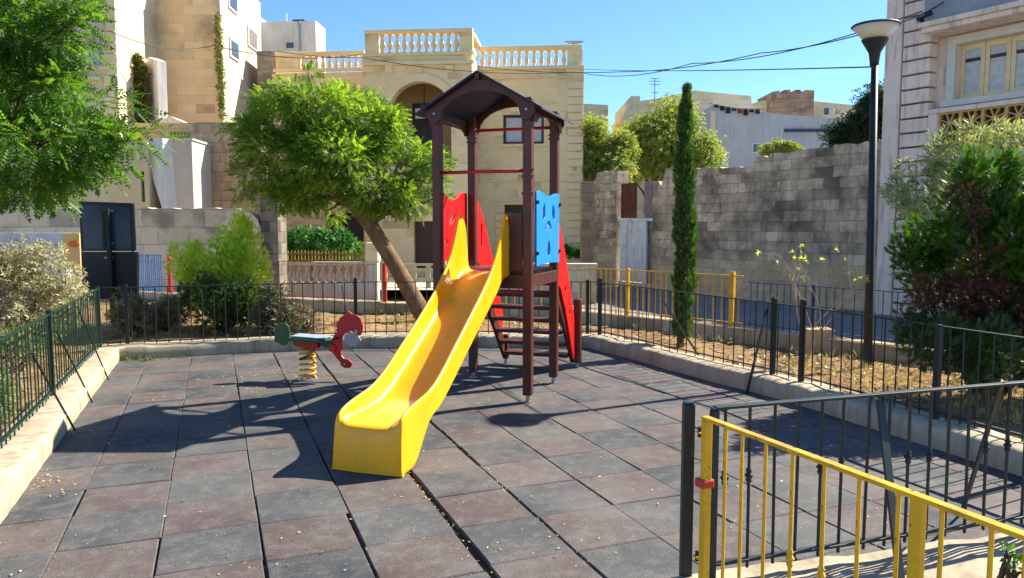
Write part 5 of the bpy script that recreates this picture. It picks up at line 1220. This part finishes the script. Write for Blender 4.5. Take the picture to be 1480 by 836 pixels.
for k, (u, v, lb_, lab) in enumerate([(190, 484, [(185, 452, 22, 22), (205, 462, 20, 16)], 'dry grey-brown shrub under the navy notice board'),
        (235, 478, [(235, 455, 26, 16), (250, 448, 18, 14)], 'dry grey-brown shrub under the faded blue railing'),
        (440, 480, [(440, 462, 16, 12), (425, 458, 12, 10)], 'low grey-green tuft shrub behind the spring horse seat')]):
    shrub('dry_shrub', lab, 'shrub', u, v, lb_, 46, 16, .1, T_wh, .075, leafmat('dry_shrub_leaf%d' % k, lin(104, 92, 70), lin(146, 134, 104), .25, tcol=(1.3, 1.2, .9)), .3, .2, GD)
# dusty shrub at the left edge
shrub('dusty_shrub', 'large dusty pale grey-green shrub behind the left railing, at the left edge', 'shrub', 20, 500, [(10, 385, 60, 30), (55, 395, 44, 34), (20, 430, 70, 40), (85, 420, 30, 30), (-50, 420, 60, 60), (75, 370, 20, 14), (30, 460, 60, 34)], 210, 20, .15, T_wh2, .065, L_dusty, .35, .2)
shrub('green_hedge_plant', 'green leafy plant growing against the left railing, nearest the viewer', 'plant', -40, 620, [(-30, 530, 30, 40, .2), (30, 500, 24, 26, 1.1), (70, 480, 20, 20, 2.0), (100, 460, 14, 16, 2.8), (-10, 580, 20, 30, -.2)], 80, 13, .07, T_wh2, .05, leafmat('mixed_green_leaf', lin(60, 92, 44), lin(120, 134, 84), .35), .4, .3)
# villa garden bushes
def bush(label, lobes, Y, mat=L_bush, name='garden_bush', n=90, sz=.16, cr=.22, tm=T_wh2):
    a = lobes[0]; c = W(a[0], a[1], Y); t = thing(name, label, 'bush', (c.x, c.y, 0)); o = Vector(t.location)
    lb_ = rel([lobe(*l[:2], Y, *l[2:]) for l in lobes], o); C, P, D, T = crown_pts(lb_, n, 22, cr, .4, .3); P[:, 2] = np.maximum(P[:, 2], .05)
    MB().tube([(0, 0, -.05), (0, 0, max(.2, lb_[0][2]))], [.06, .03], 6).build('stem', M_bark2, t); foliage('foliage', t, P, D, tm, sz, mat, 1, T); return t
bush('round glossy green bush on the villa terrace, left of the leaning trunk', [(450, 352, 36, 16), (430, 358, 20, 12), (480, 352, 26, 14)], 21.5)
bush('small green plant on the villa terrace left of the dark window', [(500, 365, 12, 10)], 22.5, n=24)
bush('flower box plants on the ledge at the right corner of the villa', [(815, 363, 9, 6), (838, 364, 9, 6)], 25.9, n=24, sz=.1, cr=.12, name='ledge_plants')
# background trees
def bigtree(label, lobes, Y, mat, n, sz, cr, tm=T_wh2, name='background_tree', nf=26, group='trees beyond the old stone wall'):
    a = lobes[0]; c = W(a[0], a[1], Y); t = thing(name, label, 'tree', (c.x, c.y, 0), 0, group); o = Vector(t.location)
    lb_ = rel([lobe(*l[:2], Y + random.uniform(-.6, .6), *l[2:]) for l in lobes], o); C, P, D, T = crown_pts(lb_, n, nf, cr, .3, .3); P = P + RNG.normal(0, cr * .3, P.shape)
    m = MB(); m.tube([(0, 0, -.1), (.1, 0, lb_[0][2] * .5), (0, 0, lb_[0][2])], [.18, .14, .06], 8)
    for l in lb_: limbs(m, (.05, 0, lb_[0][2] * .45), [Vector(l[:3])], .06, .02)
    m.build('trunk', M_bark2, t, smooth=True); foliage('crown', t, P, D, tm, sz, mat, 1, T); return t
bigtree('airy yellow-green tree just right of the villa corner', [(868, 220, 18, 22), (850, 240, 14, 30), (885, 245, 18, 20), (858, 190, 8, 10), (900, 215, 8, 10)], 27, L_far, 210, .12, .36, nf=60)
bigtree('broad airy yellow-green tree behind the cypress', [(945, 198, 32, 20), (985, 180, 22, 22), (1010, 218, 20, 18), (925, 225, 22, 20), (965, 235, 40, 18), (1028, 230, 10, 10), (965, 158, 10, 8), (915, 195, 8, 10), (900, 238, 24, 20)], 29, L_far, 330, .13, .38, nf=60)
bigtree('dark green tree showing above the old wall left of the corner house', [(1262, 175, 18, 34), (1240, 192, 26, 20), (1215, 198, 14, 12), (1268, 150, 14, 22)], 19, leafmat('dark_fig_leaf', lin(30, 50, 28), lin(54, 76, 40), .3), 120, .12, .24)
bush('tuft of pale weeds growing on top of the old stone wall', [(1132, 216, 20, 6), (1116, 218, 12, 4), (1150, 216, 8, 4)], 20.6, L_far, 'wall_top_weeds', 40, .10, .12)
# ivy
def ivy(label, u0, v0, u1, v1, Y, mat, n=700, w=9):
    a = W(u0, v0, Y); t = thing('ivy', label, 'climbing plant', (a.x, a.y, 0)); o = Vector(t.location)
    P = []; 
    for i in range(n):
        s = random.random(); u = u0 + (u1-u0)*s + random.gauss(0, w * (.4 + .5 * math.sin(s*7) ** 2)); v = v0 + (v1-v0)*s; P.append(W(u, v, Y - random.uniform(0, .25)) - o)
    D = RNG.normal(0, .5, (n, 3)) + np.array([0, -.6, -.5]); foliage('leaves', t, [tuple(p) for p in P], D, T_wh2, .13, mat, 1)
    MB().tube([W(u0, v0, Y) - o, W((u0+u1)/2 + 2, (v0+v1)/2, Y) - o, W(u1, v1, Y) - o], .03, 5).build('stem', M_bark2, t)
ivy('reddish-green ivy hanging between the stone buttress and the white wing wall', 199, 80, 202, 174, 22.9, leafmat('ivy_red', lin(96, 72, 36), lin(74, 100, 40), .3), 900, 7)
ivy('ivy trailing down the right corner of the tall house', 315, 20, 322, 168, 24.3, leafmat('ivy_green', lin(120, 104, 60), lin(90, 116, 48), .3), 260, 2)
# bare sapling with a few lime leaves
b = G(1165, 520, .12); t = thing('bare_sapling', 'nearly leafless pale twiggy sapling with a few lime leaves, left of the lamp post', 'sapling', (b.x, b.y, .08)); m = MB(); P = []; random.seed(3)
def twig(p, d, L, r, k):
    q = p + d * L; m.tube([p, p.lerp(q, .5) + Vector([random.uniform(-.02, .02) for _ in range(3)]), q], [r, r*.8, r*.6], 5, False)
    if k == 0: P.append(q); return
    for _ in range(random.choice((2, 3, 3))): twig(q, (d + Vector((random.uniform(-.7, .7), random.uniform(-.5, .5), random.uniform(-.15, .5)))).normalized(), L * random.uniform(.62, .9), r * .6, k - 1)
for _ in range(3): twig(Vector((0, 0, 0)), Vector((random.uniform(-.35, .35), random.uniform(-.2, .2), 1)).normalized(), .42, .011, 4)
m.build('branches', surf('pale_twig', lin(186, 166, 138), lin(150, 132, 108), 20, .9), t); sel = random.sample(P, min(26, len(P)))
foliage('leaves', t, [tuple(p) for p in sel], RNG.normal(0, 1, (len(sel), 3)), T_wh2, .045, L_bright)
# small plants at the corner and on the kerb
def tuft(label, u, v, z, n, sz, mat, r=.12, name='weeds'):
    b = G(u, v, z)
    P = np.stack([RNG.normal(0, r, n), RNG.normal(0, r*.5, n), np.zeros(n)], 1); D = RNG.normal(0, .4, (n, 3)) + np.array([0, 0, 1]); P += np.array([b.x, b.y, z]); o = foliage(name, None, P, D, T_lance, sz, mat, 1); return tag(o, label, kind='stuff')
tuft('green weed tuft at the foot of the back kerb, left corner', 200, 521, 0, 90, .07, L_dkshrub, .16)
tuft('green weed tuft at the foot of the back kerb, right of the corner weeds', 262, 517, 0, 30, .06, L_dkshrub, .07)
shrub('corner_seedling', 'small green seedling on the near kerb at the bottom right corner', 'plant', 1462, 832, [(1458, 800, 10, 10), (1470, 818, 14, 10)], 14, 6, .02, T_leaf, .03, L_con, .3, .3, zb=.26, stems=2)
# ground cover
def scatter(name, n, size, mat, region, zf, tm=T_leaf, up=.15, dens=None):
    P = []; 
    while len(P) < n:
        u = random.uniform(region[0], region[2]); v = random.uniform(region[1], region[3]); g = G(u, v, 0)
        if dens and random.random() > dens(u, v): continue
        P.append((g.x, g.y, zf(g)))
    D = RNG.normal(0, 1, (n, 3)); D[:, 2] = np.abs(D[:, 2]) * up
    o = foliage(name, None, P, D, tm, size, mat, .5); return tag(o, None, None, None, 'stuff')
inner_k = offset(KP, -.02) + [(4.4, .5), (-1.4, .5)]
def dens(u, v):
    g = G(u, v)
    if not inside((g.x, g.y), inner_k): return 0
    d = .015
    for (a, b, ru, rv) in ((370, 533, 60, 8), (400, 545, 70, 10), (235, 577, 30, 6), (360, 560, 30, 12), (445, 548, 25, 5), (60, 700, 30, 20)):
        d += .8 * math.exp(-((u-a)/ru)**2 - ((v-b)/rv)**2)
    return d
o = scatter('fallen_leaves', 380, .022, L_straw, (0, 505, 1300, 836), lambda g: .004 + random.uniform(0, .006), T_leaf, .12, dens); o['label'] = 'scattered small dry yellow leaves on the rubber tiles'
# debris in the open joints
P = []
for (i, ja, jb) in ((3, -8, 4), (2, -6, -1), (4, -6, 3), (5, -7, -2), (1, -8, -2)):
    for _ in range(130 if i in (3, 2) else 60):
        q = g0 + gr * (i * .5 + random.uniform(-.004, .012)) + gf * (random.uniform(ja, jb) * .5); P.append((q.x, q.y, random.uniform(-.018, .001)))
D = RNG.normal(0, 1, (len(P), 3)); D[:, 2] *= .3
o = foliage('joint_debris', None, P, D, T_leaf, .020, L_straw, 1); tag(o, 'dry leaf litter caught in the open joints between the rubber tiles', kind='stuff')
def sd(u, v):
    g = G(u, v, .1)
    return 1 if inside((g.x, g.y), offset(OW, -.1) + [(9, 1), (-12, 1)]) and not inside((g.x, g.y), offset(KP, .36) + [(5, 0), (-2, 0)]) and math.sin(g.x*2.3 + 1.7*math.sin(g.y*1.9)) + math.sin(g.y*3.1 + g.x) > -.5 + random.uniform(-.5, .5) else 0
o = scatter('dry_leaf_litter', 5200, .05, leafmat('litter', lin(132, 102, 62), lin(190, 160, 106), .15, tcol=(1.2, 1.1, .8)), (-60, 425, 1540, 640), lambda g: .13 + random.uniform(-.02, .02), T_leaf, .5, sd); o['label'] = 'dry leaf litter on the garden soil'
o = scatter('dry_grass', 2600, .085, leafmat('dry_grass', lin(150, 140, 84), lin(196, 180, 120), .3, tcol=(1.3, 1.2, .8)), (-60, 425, 1540, 640), lambda g: .10, tmpl_whorl(5, .03, .4), 4, sd); o['label'] = 'dry grass tufts on the garden soil'

def sd2(g): return inside((g.x, g.y), offset(OW, -.1) + [(9, 1), (-12, 1)]) and not inside((g.x, g.y), offset(KP, .36) + [(5, 0), (-2, 0)])
st_ = MB(); k_ = 0
while k_ < 260:
    g = G(random.uniform(-60, 1540), random.uniform(428, 620), .1)
    if not sd2(g): continue
    k_ += 1; r = random.choice((.012, .018, .03, .045)); z = .10
    p = [Vector((random.uniform(.7, 1.2) * r * math.cos(a), random.uniform(.7, 1.2) * r * math.sin(a), 0)) for a in (0, 1.05, 2.1, 3.14, 4.2, 5.2)]
    b_ = [(g.x + q.x, g.y + q.y, z - .01) for q in p]; t_ = [(g.x + q.x*.6, g.y + q.y*.6, z + r * random.uniform(.5, .8)) for q in p]
    st_.add(b_ + t_, [tuple(range(6, 12))] + [(i, (i+1) % 6, 6 + (i+1) % 6, 6 + i) for i in range(6)])
tag(st_.build('pebbles', surf('pale_pebbles', lin(206, 192, 168), lin(170, 152, 126), 9, .9)), 'small pale stones on the garden soil', kind='stuff')
